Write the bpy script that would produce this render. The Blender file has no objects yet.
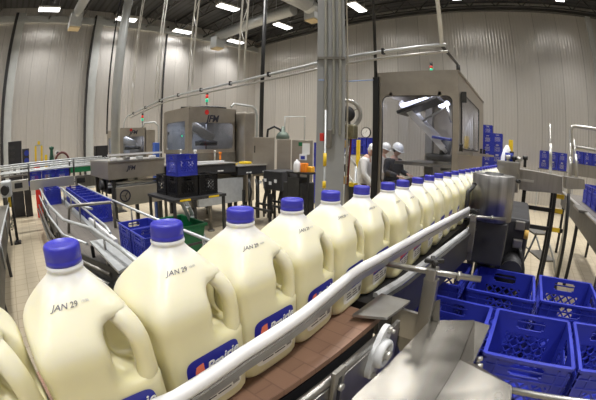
import bpy, bmesh, math, random
from mathutils import Vector as V, Matrix as M4, Euler
random.seed(7)
PI = math.pi
S = bpy.context.scene
COL = S.collection
def rad(a): return math.radians(a)

# ---------------------------------------------------------------- materials
MATS = {}
def nt(name):
    m = bpy.data.materials.new(name); m.use_nodes = True
    t = m.node_tree; b = t.nodes['Principled BSDF']
    MATS[name] = m
    return m, t, b
def setp(b, **k):
    for a, v in k.items():
        b.inputs[a.replace('_', ' ')].default_value = v
def mat(name, col, rough=.5, metal=0., noise=0., nscale=8., emit=None, estr=0., bump=0., bscale=60., spec=.5, stretch=(1,1,1)):
    m, t, b = nt(name)
    setp(b, Base_Color=(*col, 1), Roughness=rough, Metallic=metal)
    b.inputs['Specular IOR Level'].default_value = spec
    if emit:
        b.inputs['Emission Color'].default_value = (*emit, 1); b.inputs['Emission Strength'].default_value = estr
    if noise or bump:
        tc = t.nodes.new('ShaderNodeTexCoord'); mp = t.nodes.new('ShaderNodeMapping')
        mp.inputs['Scale'].default_value = stretch
        t.links.new(tc.outputs['Object'], mp.inputs['Vector'])
    if noise:
        n = t.nodes.new('ShaderNodeTexNoise'); n.inputs['Scale'].default_value = nscale; n.inputs['Detail'].default_value = 5
        r = t.nodes.new('ShaderNodeValToRGB')
        r.color_ramp.elements[0].position = .3; r.color_ramp.elements[1].position = .72
        r.color_ramp.elements[0].color = (*[c*(1-noise) for c in col], 1)
        r.color_ramp.elements[1].color = (*[min(1, c*(1+noise)) for c in col], 1)
        t.links.new(mp.outputs[0], n.inputs['Vector']); t.links.new(n.outputs['Fac'], r.inputs['Fac'])
        t.links.new(r.outputs['Color'], b.inputs['Base Color'])
        ma = t.nodes.new('ShaderNodeMapRange'); ma.inputs['To Min'].default_value = max(.02, rough-.10); ma.inputs['To Max'].default_value = rough+.10
        t.links.new(n.outputs['Fac'], ma.inputs['Value']); t.links.new(ma.outputs[0], b.inputs['Roughness'])
    if bump:
        n2 = t.nodes.new('ShaderNodeTexNoise'); n2.inputs['Scale'].default_value = bscale
        bp = t.nodes.new('ShaderNodeBump'); bp.inputs['Strength'].default_value = bump; bp.inputs['Distance'].default_value = .002
        t.links.new(mp.outputs[0], n2.inputs['Vector']); t.links.new(n2.outputs['Fac'], bp.inputs['Height'])
        t.links.new(bp.outputs[0], b.inputs['Normal'])
    return m
steel = mat('brushed_steel', (.34, .33, .31), .32, .9, .10, 30, stretch=(1, 1, .12))
drum_steel = mat('drum_steel', (.27, .265, .26), .40, .92, .45, 26, stretch=(1, 1, .004))  # brushed grain; its strong vertical colour streaks also imitate reflections
steel_dull = mat('dull_steel', (.22, .21, .19), .42, .75, .12, 12)
steel_tan = mat('warm_sheet_steel', (.40, .365, .315), .36, .7, .08, 6)
steel_bright = mat('polished_steel', (.52, .51, .48), .36, .88)
steel_worn = mat('worn_cover_steel', (.50, .475, .43), .24, .95, .14, 9, bump=.5, bscale=5)
steel_dark = mat('dark_steel', (.06, .06, .06), .42, .5, .15, 10)
machine_dark = mat('dark_machine_steel', (.045, .045, .048), .5, .4, .15, 10)
rail_steel = mat('rail_steel', (.42, .41, .39), .38, .85)
black = mat('black_rubber', (.012, .012, .013), .5)
black_chain = mat('black_chain', (.016, .015, .016), .5, 0, .2, 40)
galv = mat('galvanised_steel', (.50, .52, .53), .45, .5, .08, 14)
grey_paint = mat('grey_blue_paint', (.26, .29, .30), .45, .1, .06, 5)
col_paint = mat("column_grey_paint", (.30, .31, .315), .4, .15, .06, 4)
pale_paint = mat('pale_grey_paint', (.46, .48, .48), .4, .2, .06, 4)
white_plastic = mat('white_plastic', (.74, .74, .75), .32, 0, .03, 20)
grey_plastic = mat('grey_plastic', (.48, .49, .50), .4, 0, .04, 20)
white_paint = mat('white_paint', (.75, .75, .72), .5)
crate_blue = mat('crate_blue', (.026, .038, .36), .36, 0, .18, 9, spec=.5)
crate_black = mat('crate_black', (.008, .008, .009), .4)
cap_blue = mat('cap_blue', (.035, .035, .40), .38, 0, .05, 30)
label_blue = mat('label_blue', (.015, .02, .27), .4)
label_red = mat('label_red', (.70, .04, .05), .4)
label_orange = mat('label_orange', (.85, .22, .12), .4)
label_white = mat('label_white', (.78, .77, .72), .4)
date_ink = mat('date_ink', (.13, .13, .15), .6)
ink = mat('ink', (.03, .03, .05), .6)
ink_red = mat('sign_red', (.6, .02, .02), .5)
yellow = mat('safety_yellow', (.75, .52, .02), .45, 0, .08, 12)
red = mat('red_paint', (.55, .03, .02), .4)
orange = mat('orange_plastic', (.85, .25, .02), .4)
green = mat('green_plastic', (.01, .16, .06), .4, 0, .1, 8)
dark_green = mat('dark_green_plastic', (.01, .07, .04), .4)
skin = mat('skin', (.55, .33, .24), .5)
coat = mat('white_cotton', (.72, .70, .66), .85, 0, .06, 14)
jacket = mat('dark_jacket', (.020, .021, .027), .8, 0, .1, 12)
trousers = mat('khaki_trousers', (.17, .11, .055), .85, 0, .1, 12)
helmet = mat('white_helmet', (.80, .80, .78), .3)
hairnet = mat('dark_hair', (.03, .02, .015), .7)
brown_chain = None
wood = mat('yellow_step_edge', (.50, .30, .06), .5, 0, .2, 12)
lamp_glow = mat('lamp_glow', (.9, .9, .9), .5, emit=(1, .985, .96), estr=22)
cool_glow = mat('machine_lamp_glow', (.9, .9, .9), .5, emit=(.72, .76, 1), estr=9)
green_glow = mat('green_signal', (.02, .5, .25), .3, emit=(.05, .9, .45), estr=1.5)
red_glow = mat('red_signal', (.6, .03, .02), .3, emit=(1, .06, .03), estr=.5)
screen_blue = mat('screen_blue', (.02, .03, .2), .2, emit=(.1, .15, .8), estr=.3)
filter_tan = mat('air_filter', (.55, .45, .28), .8, 0, .1, 40)
clock_face = mat('clock_face', (.8, .8, .78), .4)

def milk_mat():
    m, t, b = nt('milk_bottle')
    tc = t.nodes.new('ShaderNodeTexCoord'); sx = t.nodes.new('ShaderNodeSeparateXYZ')
    t.links.new(tc.outputs['Object'], sx.inputs[0])
    mr = t.nodes.new('ShaderNodeMapRange'); mr.interpolation_type = 'SMOOTHSTEP'
    mr.inputs['From Min'].default_value = .158; mr.inputs['From Max'].default_value = .172
    t.links.new(sx.outputs['Z'], mr.inputs['Value'])
    mx = t.nodes.new('ShaderNodeMix'); mx.data_type = 'RGBA'
    mx.inputs['A'].default_value = (.69, .645, .405, 1); mx.inputs['B'].default_value = (.70, .67, .51, 1)
    t.links.new(mr.outputs[0], mx.inputs['Factor'])
    mr2 = t.nodes.new('ShaderNodeMapRange'); mr2.inputs['From Min'].default_value = .205; mr2.inputs['From Max'].default_value = .228
    t.links.new(sx.outputs['Z'], mr2.inputs['Value'])
    mx2 = t.nodes.new('ShaderNodeMix'); mx2.data_type = 'RGBA'; mx2.inputs['B'].default_value = (.76, .76, .76, 1)
    t.links.new(mr2.outputs[0], mx2.inputs['Factor']); t.links.new(mx.outputs['Result'], mx2.inputs['A'])
    t.links.new(mx2.outputs['Result'], b.inputs['Base Color'])
    setp(b, Roughness=.36)
    b.inputs['Subsurface Weight'].default_value = .35
    b.inputs['Subsurface Radius'].default_value = (1, .9, .35)
    b.inputs['Subsurface Scale'].default_value = .012
    return m
milk = milk_mat()

def wall_mat(name, axis, col, seam=1.04, off=0.):
    m, t, b = nt(name)
    g = t.nodes.new('ShaderNodeNewGeometry'); sx = t.nodes.new('ShaderNodeSeparateXYZ')
    t.links.new(g.outputs['Position'], sx.inputs[0])
    def math_(op, a, bb=None, cc=None):
        n = t.nodes.new('ShaderNodeMath'); n.operation = op
        for i, v in enumerate((a, bb, cc)):
            if v is None: continue
            if isinstance(v, (int, float)): n.inputs[i].default_value = v
            else: t.links.new(v, n.inputs[i])
        return n.outputs[0]
    x = math_('ADD', sx.outputs[axis], 100 - off)
    p = math_('FRACT', math_('DIVIDE', x, seam))
    seamf = math_('LESS_THAN', p, .022)
    cell = math_('FLOOR', math_('DIVIDE', x, seam))
    wn = t.nodes.new('ShaderNodeTexWhiteNoise'); wn.noise_dimensions = '1D'
    t.links.new(cell, wn.inputs['W'])
    v = math_('MULTIPLY_ADD', wn.outputs['Value'], .16, .92)
    v = math_('MULTIPLY', v, math_('MULTIPLY_ADD', seamf, -.38, 1))
    n = t.nodes.new('ShaderNodeTexNoise'); n.inputs['Scale'].default_value = 1.0; n.inputs['Detail'].default_value = 6
    mp = t.nodes.new('ShaderNodeMapping'); mp.inputs['Scale'].default_value = (3, 3, .35)
    t.links.new(g.outputs['Position'], mp.inputs[0]); t.links.new(mp.outputs[0], n.inputs['Vector'])
    v = math_('MULTIPLY', v, math_('MULTIPLY_ADD', n.outputs['Fac'], .12, .94))
    cm = t.nodes.new('ShaderNodeMix'); cm.data_type = 'RGBA'; cm.blend_type = 'MULTIPLY'
    cm.inputs['Factor'].default_value = 1; cm.inputs['A'].default_value = (*col, 1)
    cb = t.nodes.new('ShaderNodeCombineColor')
    for i in range(3): t.links.new(v, cb.inputs[i])
    t.links.new(cb.outputs[0], cm.inputs['B']); t.links.new(cm.outputs['Result'], b.inputs['Base Color'])
    rib = math_('SINE', math_('MULTIPLY', sx.outputs[axis], 2*PI/.13))
    n3 = t.nodes.new('ShaderNodeTexNoise'); n3.inputs['Scale'].default_value = 1.0; n3.inputs['Detail'].default_value = 3
    mp3 = t.nodes.new('ShaderNodeMapping'); mp3.inputs['Scale'].default_value = (7, 7, 2.5)
    t.links.new(g.outputs['Position'], mp3.inputs[0]); t.links.new(mp3.outputs[0], n3.inputs['Vector'])
    hh = math_('ADD', math_('MULTIPLY', rib, .5), math_('MULTIPLY', n3.outputs['Fac'], 1.6))
    bp = t.nodes.new('ShaderNodeBump'); bp.inputs['Strength'].default_value = .55; bp.inputs['Distance'].default_value = .014
    t.links.new(hh, bp.inputs['Height']); t.links.new(bp.outputs[0], b.inputs['Normal'])
    setp(b, Roughness=.29, Metallic=.62)
    return m
wall_back_m = wall_mat('wall_panel_back', 0, (.68, .66, .63), 1.04, -.05)
wall_left_m = wall_mat('wall_panel_left', 1, (.70, .675, .645), .82, .1)

def floor_mat():
    m, t, b = nt('floor_tile')
    tc = t.nodes.new('ShaderNodeTexCoord')
    br = t.nodes.new('ShaderNodeTexBrick'); br.inputs['Scale'].default_value = 1
    br.inputs['Brick Width'].default_value = .20; br.inputs['Row Height'].default_value = .20; br.offset = 0
    br.inputs['Mortar Size'].default_value = .006
    br.inputs['Color1'].default_value = (.47, .41, .30, 1); br.inputs['Color2'].default_value = (.43, .37, .27, 1)
    br.inputs['Mortar'].default_value = (.30, .25, .17, 1)
    t.links.new(tc.outputs['Object'], br.inputs['Vector'])
    n = t.nodes.new('ShaderNodeTexNoise'); n.inputs['Scale'].default_value = .9; n.inputs['Detail'].default_value = 6
    t.links.new(tc.outputs['Object'], n.inputs['Vector'])
    r = t.nodes.new('ShaderNodeValToRGB'); r.color_ramp.elements[0].color = (.72, .70, .66, 1); r.color_ramp.elements[1].color = (1.1, 1.1, 1.1, 1)
    t.links.new(n.outputs['Fac'], r.inputs['Fac'])
    mx = t.nodes.new('ShaderNodeMix'); mx.data_type = 'RGBA'; mx.blend_type = 'MULTIPLY'; mx.inputs['Factor'].default_value = 1
    t.links.new(br.outputs['Color'], mx.inputs['A']); t.links.new(r.outputs['Color'], mx.inputs['B'])
    t.links.new(mx.outputs['Result'], b.inputs['Base Color']); setp(b, Roughness=.42)
    return m
floor_m = floor_mat()

def stripe_mat(name, c1, c2, axis, period, rough=.5, frac=.12, metal=0., two=None):
    """slatted chain: hinge lines across the run (object coordinates)"""
    m, t, b = nt(name)
    tc = t.nodes.new('ShaderNodeTexCoord'); br = t.nodes.new('ShaderNodeTexBrick')
    mp = t.nodes.new('ShaderNodeMapping')
    if axis == 1: mp.inputs['Rotation'].default_value = (0, 0, 0)
    else: mp.inputs['Rotation'].default_value = (0, 0, PI/2)
    t.links.new(tc.outputs['Object'], mp.inputs[0]); t.links.new(mp.outputs[0], br.inputs['Vector'])
    br.inputs['Scale'].default_value = 1; br.inputs['Brick Width'].default_value = two or .083; br.inputs['Row Height'].default_value = period
    br.inputs['Mortar Size'].default_value = period*frac*.5; br.offset = .0 if not two else .5
    br.inputs['Color1'].default_value = (*c1, 1); br.inputs['Color2'].default_value = (*[c*.86 for c in c1], 1); br.inputs['Mortar'].default_value = (*c2, 1)
    t.links.new(br.outputs['Color'], b.inputs['Base Color']); setp(b, Roughness=rough, Metallic=metal)
    return m
brown_chain = stripe_mat('brown_chain', (.215, .122, .080), (.150, .082, .055), 1, .038, .45, .07, two=.19)
grey_slat = stripe_mat('grey_slat_belt', (.135, .12, .105), (.07, .062, .055), 0, .04, .5)
ceil_m = stripe_mat('ceiling_deck', (.050, .052, .056), (.020, .020, .022), 1, .30, .6, .35, two=8.)

def glass_mat(name, tint=(.93, .95, .97), refl=.10, rough=.04):
    m = bpy.data.materials.new(name); m.use_nodes = True; t = m.node_tree; MATS[name] = m
    t.nodes.remove(t.nodes['Principled BSDF']); out = t.nodes['Material Output']
    tr = t.nodes.new('ShaderNodeBsdfTransparent'); tr.inputs[0].default_value = (*tint, 1)
    gl = t.nodes.new('ShaderNodeBsdfGlossy'); gl.inputs['Roughness'].default_value = rough
    fr = t.nodes.new('ShaderNodeLayerWeight'); pw = t.nodes.new('ShaderNodeMath'); pw.operation = 'POWER'; pw.inputs[1].default_value = 5
    t.links.new(fr.outputs['Facing'], pw.inputs[0])
    ad = t.nodes.new('ShaderNodeMath'); ad.operation = 'MULTIPLY_ADD'; ad.inputs[1].default_value = .8; ad.inputs[2].default_value = refl
    t.links.new(pw.outputs[0], ad.inputs[0])
    mx = t.nodes.new('ShaderNodeMixShader')
    t.links.new(ad.outputs[0], mx.inputs[0]); t.links.new(tr.outputs[0], mx.inputs[1]); t.links.new(gl.outputs[0], mx.inputs[2])
    t.links.new(mx.outputs[0], out.inputs['Surface'])
    return m
glass = glass_mat('clear_panel', (.95, .955, .97), .03)
glass_smoke = glass_mat('smoked_panel', (.85, .86, .88), .05)

# ---------------------------------------------------------------- mesh builder
class MB:
    def __init__(s): s.bm = bmesh.new(); s.mats = []
    def mi(s, m):
        if m is None: return 0
        if m not in s.mats: s.mats.append(m)
        return s.mats.index(m)
    def faces_from(s, verts, faces, m=None, smooth=False):
        bv = [s.bm.verts.new(v) for v in verts]; k = s.mi(m); out = []
        for f in faces:
            try: q = s.bm.faces.new([bv[i] for i in f])
            except ValueError: continue
            q.material_index = k; q.smooth = smooth; out.append(q)
        return bv, out
    def box(s, x0, x1, y0, y1, z0, z1, m=None, bev=0., T=None):
        vs = [V((x, y, z)) for z in (z0, z1) for y in (y0, y1) for x in (x0, x1)]
        if T is not None: vs = [T @ v for v in vs]
        bv, fs = s.faces_from(vs, [(0, 2, 3, 1), (4, 5, 7, 6), (0, 1, 5, 4), (2, 6, 7, 3), (0, 4, 6, 2), (1, 3, 7, 5)], m)
        if bev:
            es = list({e for f in fs for e in f.edges})
            r = bmesh.ops.bevel(s.bm, geom=es, offset=bev, segments=2, profile=.5, affect='EDGES')
            k = s.mi(m)
            for f in r['faces']: f.material_index = k
        return s
    def bar(s, p, q, w, h, m=None, up=(0, 0, 1), bev=0.):
        p, q = V(p), V(q); d = q - p; L = d.length; d.normalize()
        u = V(up); sd = d.cross(u)
        if sd.length < 1e-4: sd = d.cross(V((0, 1, 0)))
        sd.normalize(); u = sd.cross(d)
        T = M4(((sd.x, d.x, u.x, p.x), (sd.y, d.y, u.y, p.y), (sd.z, d.z, u.z, p.z), (0, 0, 0, 1)))
        return s.box(-w/2, w/2, 0, L, -h/2, h/2, m, bev, T)
    def tube(s, pts, r, n=10, m=None, caps=True, radii=None, flat=1.):
        pts = [V(p) for p in pts]; N = len(pts); rings = []
        ref = None
        for i, p in enumerate(pts):
            a = pts[max(0, i-1)]; b = pts[min(N-1, i+1)]; d = (b - a).normalized()
            if ref is None:
                ref = d.cross(V((0, 0, 1)))
                if ref.length < 1e-3: ref = d.cross(V((0, 1, 0)))
            ref = (ref - d*ref.dot(d)).normalized(); o = d.cross(ref)
            rr = radii[i] if radii else r
            rings.append([p + ref*math.cos(2*PI*k/n)*rr + o*math.sin(2*PI*k/n)*rr*flat for k in range(n)])
        vs = [v for R in rings for v in R]
        fs = [(i*n+k, i*n+(k+1) % n, (i+1)*n+(k+1) % n, (i+1)*n+k) for i in range(N-1) for k in range(n)]
        s.faces_from(vs, fs, m, True)
        if caps:
            s.faces_from(rings[0], [tuple(range(n))[::-1]], m); s.faces_from(rings[-1], [tuple(range(n))], m)
        return s
    def cyl(s, p, q, r, n=16, m=None): return s.tube([p, q], r, n, m)
    def lathe(s, prof, c=(0, 0, 0), n=32, m=None, T=None, smooth=True, cap=True):
        c = V(c); vs = []
        for r, z in prof:
            for k in range(n):
                v = V((r*math.cos(2*PI*k/n), r*math.sin(2*PI*k/n), z))
                vs.append((T @ v if T is not None else v) + c)
        N = len(prof)
        fs = [(i*n+k, i*n+(k+1) % n, (i+1)*n+(k+1) % n, (i+1)*n+k) for i in range(N-1) for k in range(n)]
        s.faces_from(vs, fs, m, smooth)
        if cap:
            if prof[0][0] > 1e-4: s.faces_from(vs[:n], [tuple(range(n))[::-1]], m)
            if prof[-1][0] > 1e-4: s.faces_from(vs[-n:], [tuple(range(n))], m)
        return s
    def prism(s, poly, z0, z1, m=None, T=None):
        n = len(poly)
        vs = [V((x, y, z0)) for x, y in poly] + [V((x, y, z1)) for x, y in poly]
        if T is not None: vs = [T @ v for v in vs]
        s.faces_from(vs, [tuple(range(n))[::-1], tuple(range(n, 2*n))] + [(i, (i+1) % n, n+(i+1) % n, n+i) for i in range(n)], m)
        return s
    def sheet(s, pts, th, m=None):
        """a polygon (3D, coplanar-ish) with thickness along its normal"""
        pts = [V(p) for p in pts]; nrm = (pts[1]-pts[0]).cross(pts[2]-pts[0]).normalized(); n = len(pts)
        vs = pts + [p - nrm*th for p in pts]
        s.faces_from(vs, [tuple(range(n)), tuple(range(n, 2*n))[::-1]] + [(i, n+i, n+(i+1) % n, (i+1) % n) for i in range(n)], m)
        return s
    def strip(s, path, prof, m=None, smooth=False, closed=True):
        """sweep a 2D profile (side, up) along a mostly horizontal path"""
        path = [V(p) for p in path]; N = len(path); n = len(prof); vs = []
        for i, p in enumerate(path):
            a = path[max(0, i-1)]; b = path[min(N-1, i+1)]; d = (b-a); d.z = 0; d.normalize()
            sd = V((d.y, -d.x, 0))
            vs += [p + sd*x + V((0, 0, z)) for x, z in prof]
        fs = [(i*n+k, (i+1)*n+k, (i+1)*n+(k+1) % n, i*n+(k+1) % n) for i in range(N-1) for k in range(n)]
        s.faces_from(vs, fs, m, smooth)
        s.faces_from(vs[:n], [tuple(range(n))], m); s.faces_from(vs[-n:], [tuple(range(n))[::-1]], m)
        return s
    def window_panel(s, o, ux, uz, W, H, hole, r, th, m=None):
        """flat panel W x H (origin o, axes ux, uz) with a rounded rectangular hole (x0,x1,z0,z1)"""
        o, ux, uz = V(o), V(ux), V(uz); nn = ux.cross(uz)
        x0, x1, z0, z1 = hole; inner = []; outer = []
        K = 6
        for cx, cz, a0, ox, oz in ((x1-r, z1-r, 0, W, H), (x0+r, z1-r, 90, 0, H), (x0+r, z0+r, 180, 0, 0), (x1-r, z0+r, 270, W, 0)):
            for k in range(K+1):
                a = rad(a0 + 90*k/K); inner.append((cx + r*math.cos(a), cz + r*math.sin(a)))
                t = k/K
                c0 = {0: (W, cz), 90: (cx, H), 180: (0, cz), 270: (cx, 0)}[a0]
                c1 = {0: (cx, H), 90: (0, cz), 180: (cx, 0), 270: (W, cz)}[a0]
                if t <= .5: q = (c0[0] + (ox-c0[0])*t*2, c0[1] + (oz-c0[1])*t*2)
                else: q = (ox + (c1[0]-ox)*(t*2-1), oz + (c1[1]-oz)*(t*2-1))
                outer.append(q)
        n = len(inner)
        P = lambda q, k: o + ux*q[0] + uz*q[1] + nn*k
        vs = [P(q, 0) for q in inner] + [P(q, 0) for q in outer] + [P(q, th) for q in inner] + [P(q, th) for q in outer]
        fs = []
        for i in range(n):
            j = (i+1) % n
            fs += [(i, n+i, n+j, j), (2*n+i, 2*n+j, 3*n+j, 3*n+i), (i, j, 2*n+j, 2*n+i), (n+i, 3*n+i, 3*n+j, n+j)]
        s.faces_from(vs, fs, m)
        return s
    def text(s, body, size, T, m=None, th=.0006, shear=0., spacing=1., bold=0.):
        cu = bpy.data.curves.new('t', 'FONT'); cu.body = body; cu.size = size; cu.extrude = th; cu.shear = shear; cu.offset = bold
        cu.space_character = spacing; cu.align_x = 'CENTER'; cu.resolution_u = 3
        o = bpy.data.objects.new('t', cu); COL.objects.link(o)
        dg = bpy.context.evaluated_depsgraph_get(); me = o.evaluated_get(dg).to_mesh()
        vs = [(T(v.co) if callable(T) else T @ v.co) for v in me.vertices]
        s.faces_from(vs, [tuple(p.vertices) for p in me.polygons], m)
        bpy.data.objects.remove(o); bpy.data.curves.remove(cu)
        return s
    def build(s, name, m=None, parent=None, local=False, clean=True):
        if m is not None and not s.mats: s.mats = [m]
        org = V((0, 0, 0))
        if parent is not None and not local:
            org = V(parent['_o']); bmesh.ops.translate(s.bm, verts=s.bm.verts, vec=-org)
        bmesh.ops.remove_doubles(s.bm, verts=s.bm.verts, dist=1e-6)
        bmesh.ops.recalc_face_normals(s.bm, faces=s.bm.faces)
        me = bpy.data.meshes.new(name); s.bm.to_mesh(me); s.bm.free()
        for q in s.mats: me.materials.append(q)
        o = bpy.data.objects.new(name, me); COL.objects.link(o)
        if parent is not None: o.parent = parent
        ORG[o.name] = org; OBJS.append(o); o['_o'] = tuple(org)
        return o
OBJS = []; ORG = {}
def tag(o, label, cat, group=None, kind=None):
    o['label'] = label; o['category'] = cat
    if group: o['group'] = group
    if kind: o['kind'] = kind
    return o
def thing(name, label, cat, loc=(0, 0, 0), rz=0., group=None):
    o = bpy.data.objects.new(name, None); COL.objects.link(o)
    o.empty_display_size = .1
    o.location = loc; o.rotation_euler = (0, 0, rz); o['_o'] = tuple(loc); OBJS.append(o)
    return tag(o, label, cat, group)
def struct(name, mb, m=None):
    o = mb.build(name, m); o['kind'] = 'structure'; return o
def dup(root, loc, rz=None, label=None, group=None):
    r = root.copy(); COL.objects.link(r); r.location = loc; OBJS.append(r)
    if rz is not None: r.rotation_euler = (0, 0, rz)
    if label: r['label'] = label
    if group: r['group'] = group
    for ch in list(root.children):
        c = ch.copy(); COL.objects.link(c); c.parent = r
        for g in ch.children:
            d = g.copy(); COL.objects.link(d); d.parent = c
    return r
ORD = ['first', 'second', 'third', 'fourth', 'fifth', 'sixth', 'seventh', 'eighth', 'ninth', 'tenth', 'eleventh', 'twelfth', 'thirteenth', 'fourteenth', 'fifteenth',
       'sixteenth', 'seventeenth', 'eighteenth', 'nineteenth', 'twentieth', 'twenty-first', 'twenty-second', 'twenty-third', 'twenty-fourth', 'twenty-fifth', 'twenty-sixth', 'twenty-seventh', 'twenty-eighth']

# ---------------------------------------------------------------- camera (full-frame fisheye)
CH = 1.62
cam = bpy.data.cameras.new('camera'); camo = bpy.data.objects.new('camera', cam); COL.objects.link(camo)
cam.type = 'PANO'; cam.panorama_type = 'FISHEYE_EQUISOLID'; cam.fisheye_lens = 19.63; cam.fisheye_fov = PI*1.1
cam.sensor_width = 36; cam.sensor_height = 24; cam.sensor_fit = 'HORIZONTAL'; cam.clip_start = .02; cam.clip_end = 200
camo.matrix_world = M4.Translation((0, 0, CH)) @ M4.Rotation(rad(40), 4, 'Z') @ M4.Rotation(rad(-9.7), 4, 'X') @ M4.Rotation(rad(-1), 4, 'Y') @ M4.Rotation(PI/2, 4, 'X')
S.camera = camo
S.view_settings.view_transform = 'Standard'; S.view_settings.look = 'None'; S.view_settings.gamma = 1; S.view_settings.exposure = -2.03
S.cycles.use_denoising = True

# ================================================================= ROOM
CEIL = 8.05
WX, WY = -14.4, 13.0
struct('floor', MB().box(WX-.3, 9.3, -9.3, WY+.3, -.2, 0), floor_m)
struct('ceiling', MB().box(WX-.3, 9.3, -9.3, WY+.3, CEIL, CEIL+.2), ceil_m)
struct('wall_back', MB().box(WX-.3, 9.3, WY, WY+.25, 0, CEIL), wall_back_m)
struct('wall_left', MB().box(WX-.25, WX, -9.3, WY, 0, CEIL), wall_left_m)
struct('wall_right', MB().box(9, 9.25, -9.3, WY, 0, CEIL), wall_left_m)
struct('wall_front', MB().box(WX, 9, -9.25, -9, 0, CEIL), wall_back_m)
# pilasters on the left wall, each beside a dark strip standing in for its shadow gap
for i, (y, dk) in enumerate(((-.95, 1), (3.0, 1), (6.95, 0))):
    m = MB()
    if dk: m.box(WX, WX+.16, y-.02, y+.36, 0, CEIL-.3, pale_paint, .012)
    m.box(WX, WX+(.22 if dk else .05), y-(.17 if i == 0 else .09), y-.02, 0, CEIL-.3, machine_dark)
    struct('trim_%d' % (i+1), m)
m = MB(); m.box(3.36, 3.62, WY-.14, WY, 0, CEIL-.3, galv, .02); struct('trim_4', m)
# roof joists: top chord, bottom chord and zigzag web in one truss each
for i, y in enumerate([-4.6, -2.0, .6, 2.2, 3.9, 5.6, 7.3, 9.0, 10.6, 12.1]):
    m = MB()
    m.box(WX, 9, y-.05, y+.05, CEIL-.07, CEIL)
    m.box(WX, 9, y-.035, y+.035, CEIL-.62, CEIL-.56)
    x = WX; k = 0
    while x < 8.4:
        m.bar((x, y, CEIL-.59 if k % 2 else CEIL-.04), (x+.55, y, CEIL-.04 if k % 2 else CEIL-.59), .03, .03); x += .55; k += 1
    struct('trim_%d' % (i+10), m, steel_dark)
m = MB()
m.box(WX, WX+.18, -9, WY, CEIL-.75, CEIL-.45, galv); struct('trim_30', m)
m = MB(); m.box(WX, 9, WY-.18, WY, CEIL-.42, CEIL-.2, steel_dark); struct('trim_31', m)

# ---------------------------------------------------------------- ceiling lights
def light_proto():
    t = thing('ceiling_light', 'x', 'light', (0, 0, 0), 0, 'high bay lights under the roof')
    h = MB(); h.box(-.20, .20, -.50, .50, .03, .10, white_paint, .01)
    for x in (-.2, .2): h.cyl((x*.5, x*2, .1), (x*.5, x*2, .7), .008, 6, galv)
    h.build('housing', white_paint, t)
    MB().box(-.17, .17, -.47, .47, 0, .03).build('diffuser', lamp_glow, t)
    return t
Lp = light_proto()
ld = bpy.data.lights.new('lamp', 'AREA'); ld.shape = 'RECTANGLE'; ld.size = .34; ld.size_y = .94; ld.energy = 190; ld.color = (1, .98, .945); ld.spread = rad(106)
xs = [-13.2, -10.05, -6.05, -2.05, 2.0, 6.0]; ys = [-7.0, -3.4, .45, 4.2, 7.4, 10.65]
first = True
LNAMES = {(0, 2): 'bright fluorescent light by the left wall beside the dropped duct outlet', (0, 3): 'bright fluorescent light by the left wall behind the round pole',
          (0, 4): 'bright fluorescent light by the left wall between the two hanger pairs', (1, 4): 'bright fluorescent light nearest overhead left of the round duct',
          (0, 5): 'bright fluorescent light in the far corner behind the duct outlet box', (1, 5): 'bright fluorescent light below the round duct near the corner',
          (2, 5): 'bright fluorescent light just right of the big grey column'}
for i, x in enumerate(xs):
    for j, y in enumerate(ys):
        if i == 0: x = [-13.2, -13.2, -12.89, -13.3, -13.69, -14.0+.5][j]
        z = 7.3
        lb = LNAMES.get((i, j), 'bright fluorescent light high under the dark roof out of view')
        if first: Lp.location = (x, y, z); Lp['label'] = lb; o = Lp; first = False
        else: o = dup(Lp, (x, y, z), 0, lb)
        lo = bpy.data.objects.new('lamp', ld); COL.objects.link(lo); lo.parent = o; lo.location = (0, 0, -.012)

# ================================================================= MILK JUGS
def rsq(ph, a, n):
    c, s = abs(math.cos(ph)), abs(math.sin(ph)); return a/((c**n + s**n)**(1./n))
def sst(a, b, x): t = min(1, max(0, (x-a)/(b-a))); return t*t*(3-2*t)
BA = .0652
PROF = [(0, .040), (.0, .050), (.0025, .0585), (.007, .0632), (.014, 0.0652), (.024, BA), (.04, BA), (.055, BA), (.07, BA), (.082, BA), (.09, BA), (.096, BA), (.102, BA), (.107, BA), (.112, BA), (.117, BA), (.122, BA), (.128, BA),
        (.136, BA), (.144, BA), (.152, .0660), (.158, .0655), (.164, .0645), (.170, .0627), (.176, .0598), (.182, .0560), (.188, .0515), (.194, .0468), (.200, .0420), (.206, .0372), (.211, .0331), (.216, .0290), (.220, .0252), (.2235, .0225), (.2265, .0204), (.2285, .0193),
        (.2295, .0205), (.2315, .0208), (.2335, .0203), (.2345, .0186), (.240, .0182)]
def a_of(z):
    for (z0, a0), (z1, a1) in zip(PROF, PROF[1:]):
        if z0 <= z <= z1 and z1 > z0: return a0 + (a1-a0)*(z-z0)/(z1-z0)
    return PROF[-1][1]
PH = PI/4          # handle corner direction in jug space (faces point along the axes)
def jr(ph, z):
    n = 7. - 4.9*sst(.185, .226, z)
    if z < .02: n = 4.6 + 2.4*z/.02
    r = rsq(ph, a_of(z), n)
    d = (ph - PH + PI) % (2*PI) - PI
    g = math.exp(-(abs(d)/.50)**3.6)
    return r - .053*g*sst(.114, .132, z)*(1-sst(.168, .192, z))
def jug_body():
    m = MB(); n = 80; vs = []
    for z, a in PROF:
        for k in range(n):
            ph = 2*PI*k/n; r = jr(ph, z); 
            if z == 0 and a < .045: r *= a/.05
            vs.append((r*math.cos(ph), r*math.sin(ph), z if not (z == 0 and a < .045) else .003))
    N = len(PROF)
    m.faces_from(vs, [(i*n+k, i*n+(k+1) % n, (i+1)*n+(k+1) % n, (i+1)*n+k) for i in range(N-1) for k in range(n)] , milk, True)
    m.faces_from(vs[:n], [tuple(range(n))[::-1]], milk, True)
    return m
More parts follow.
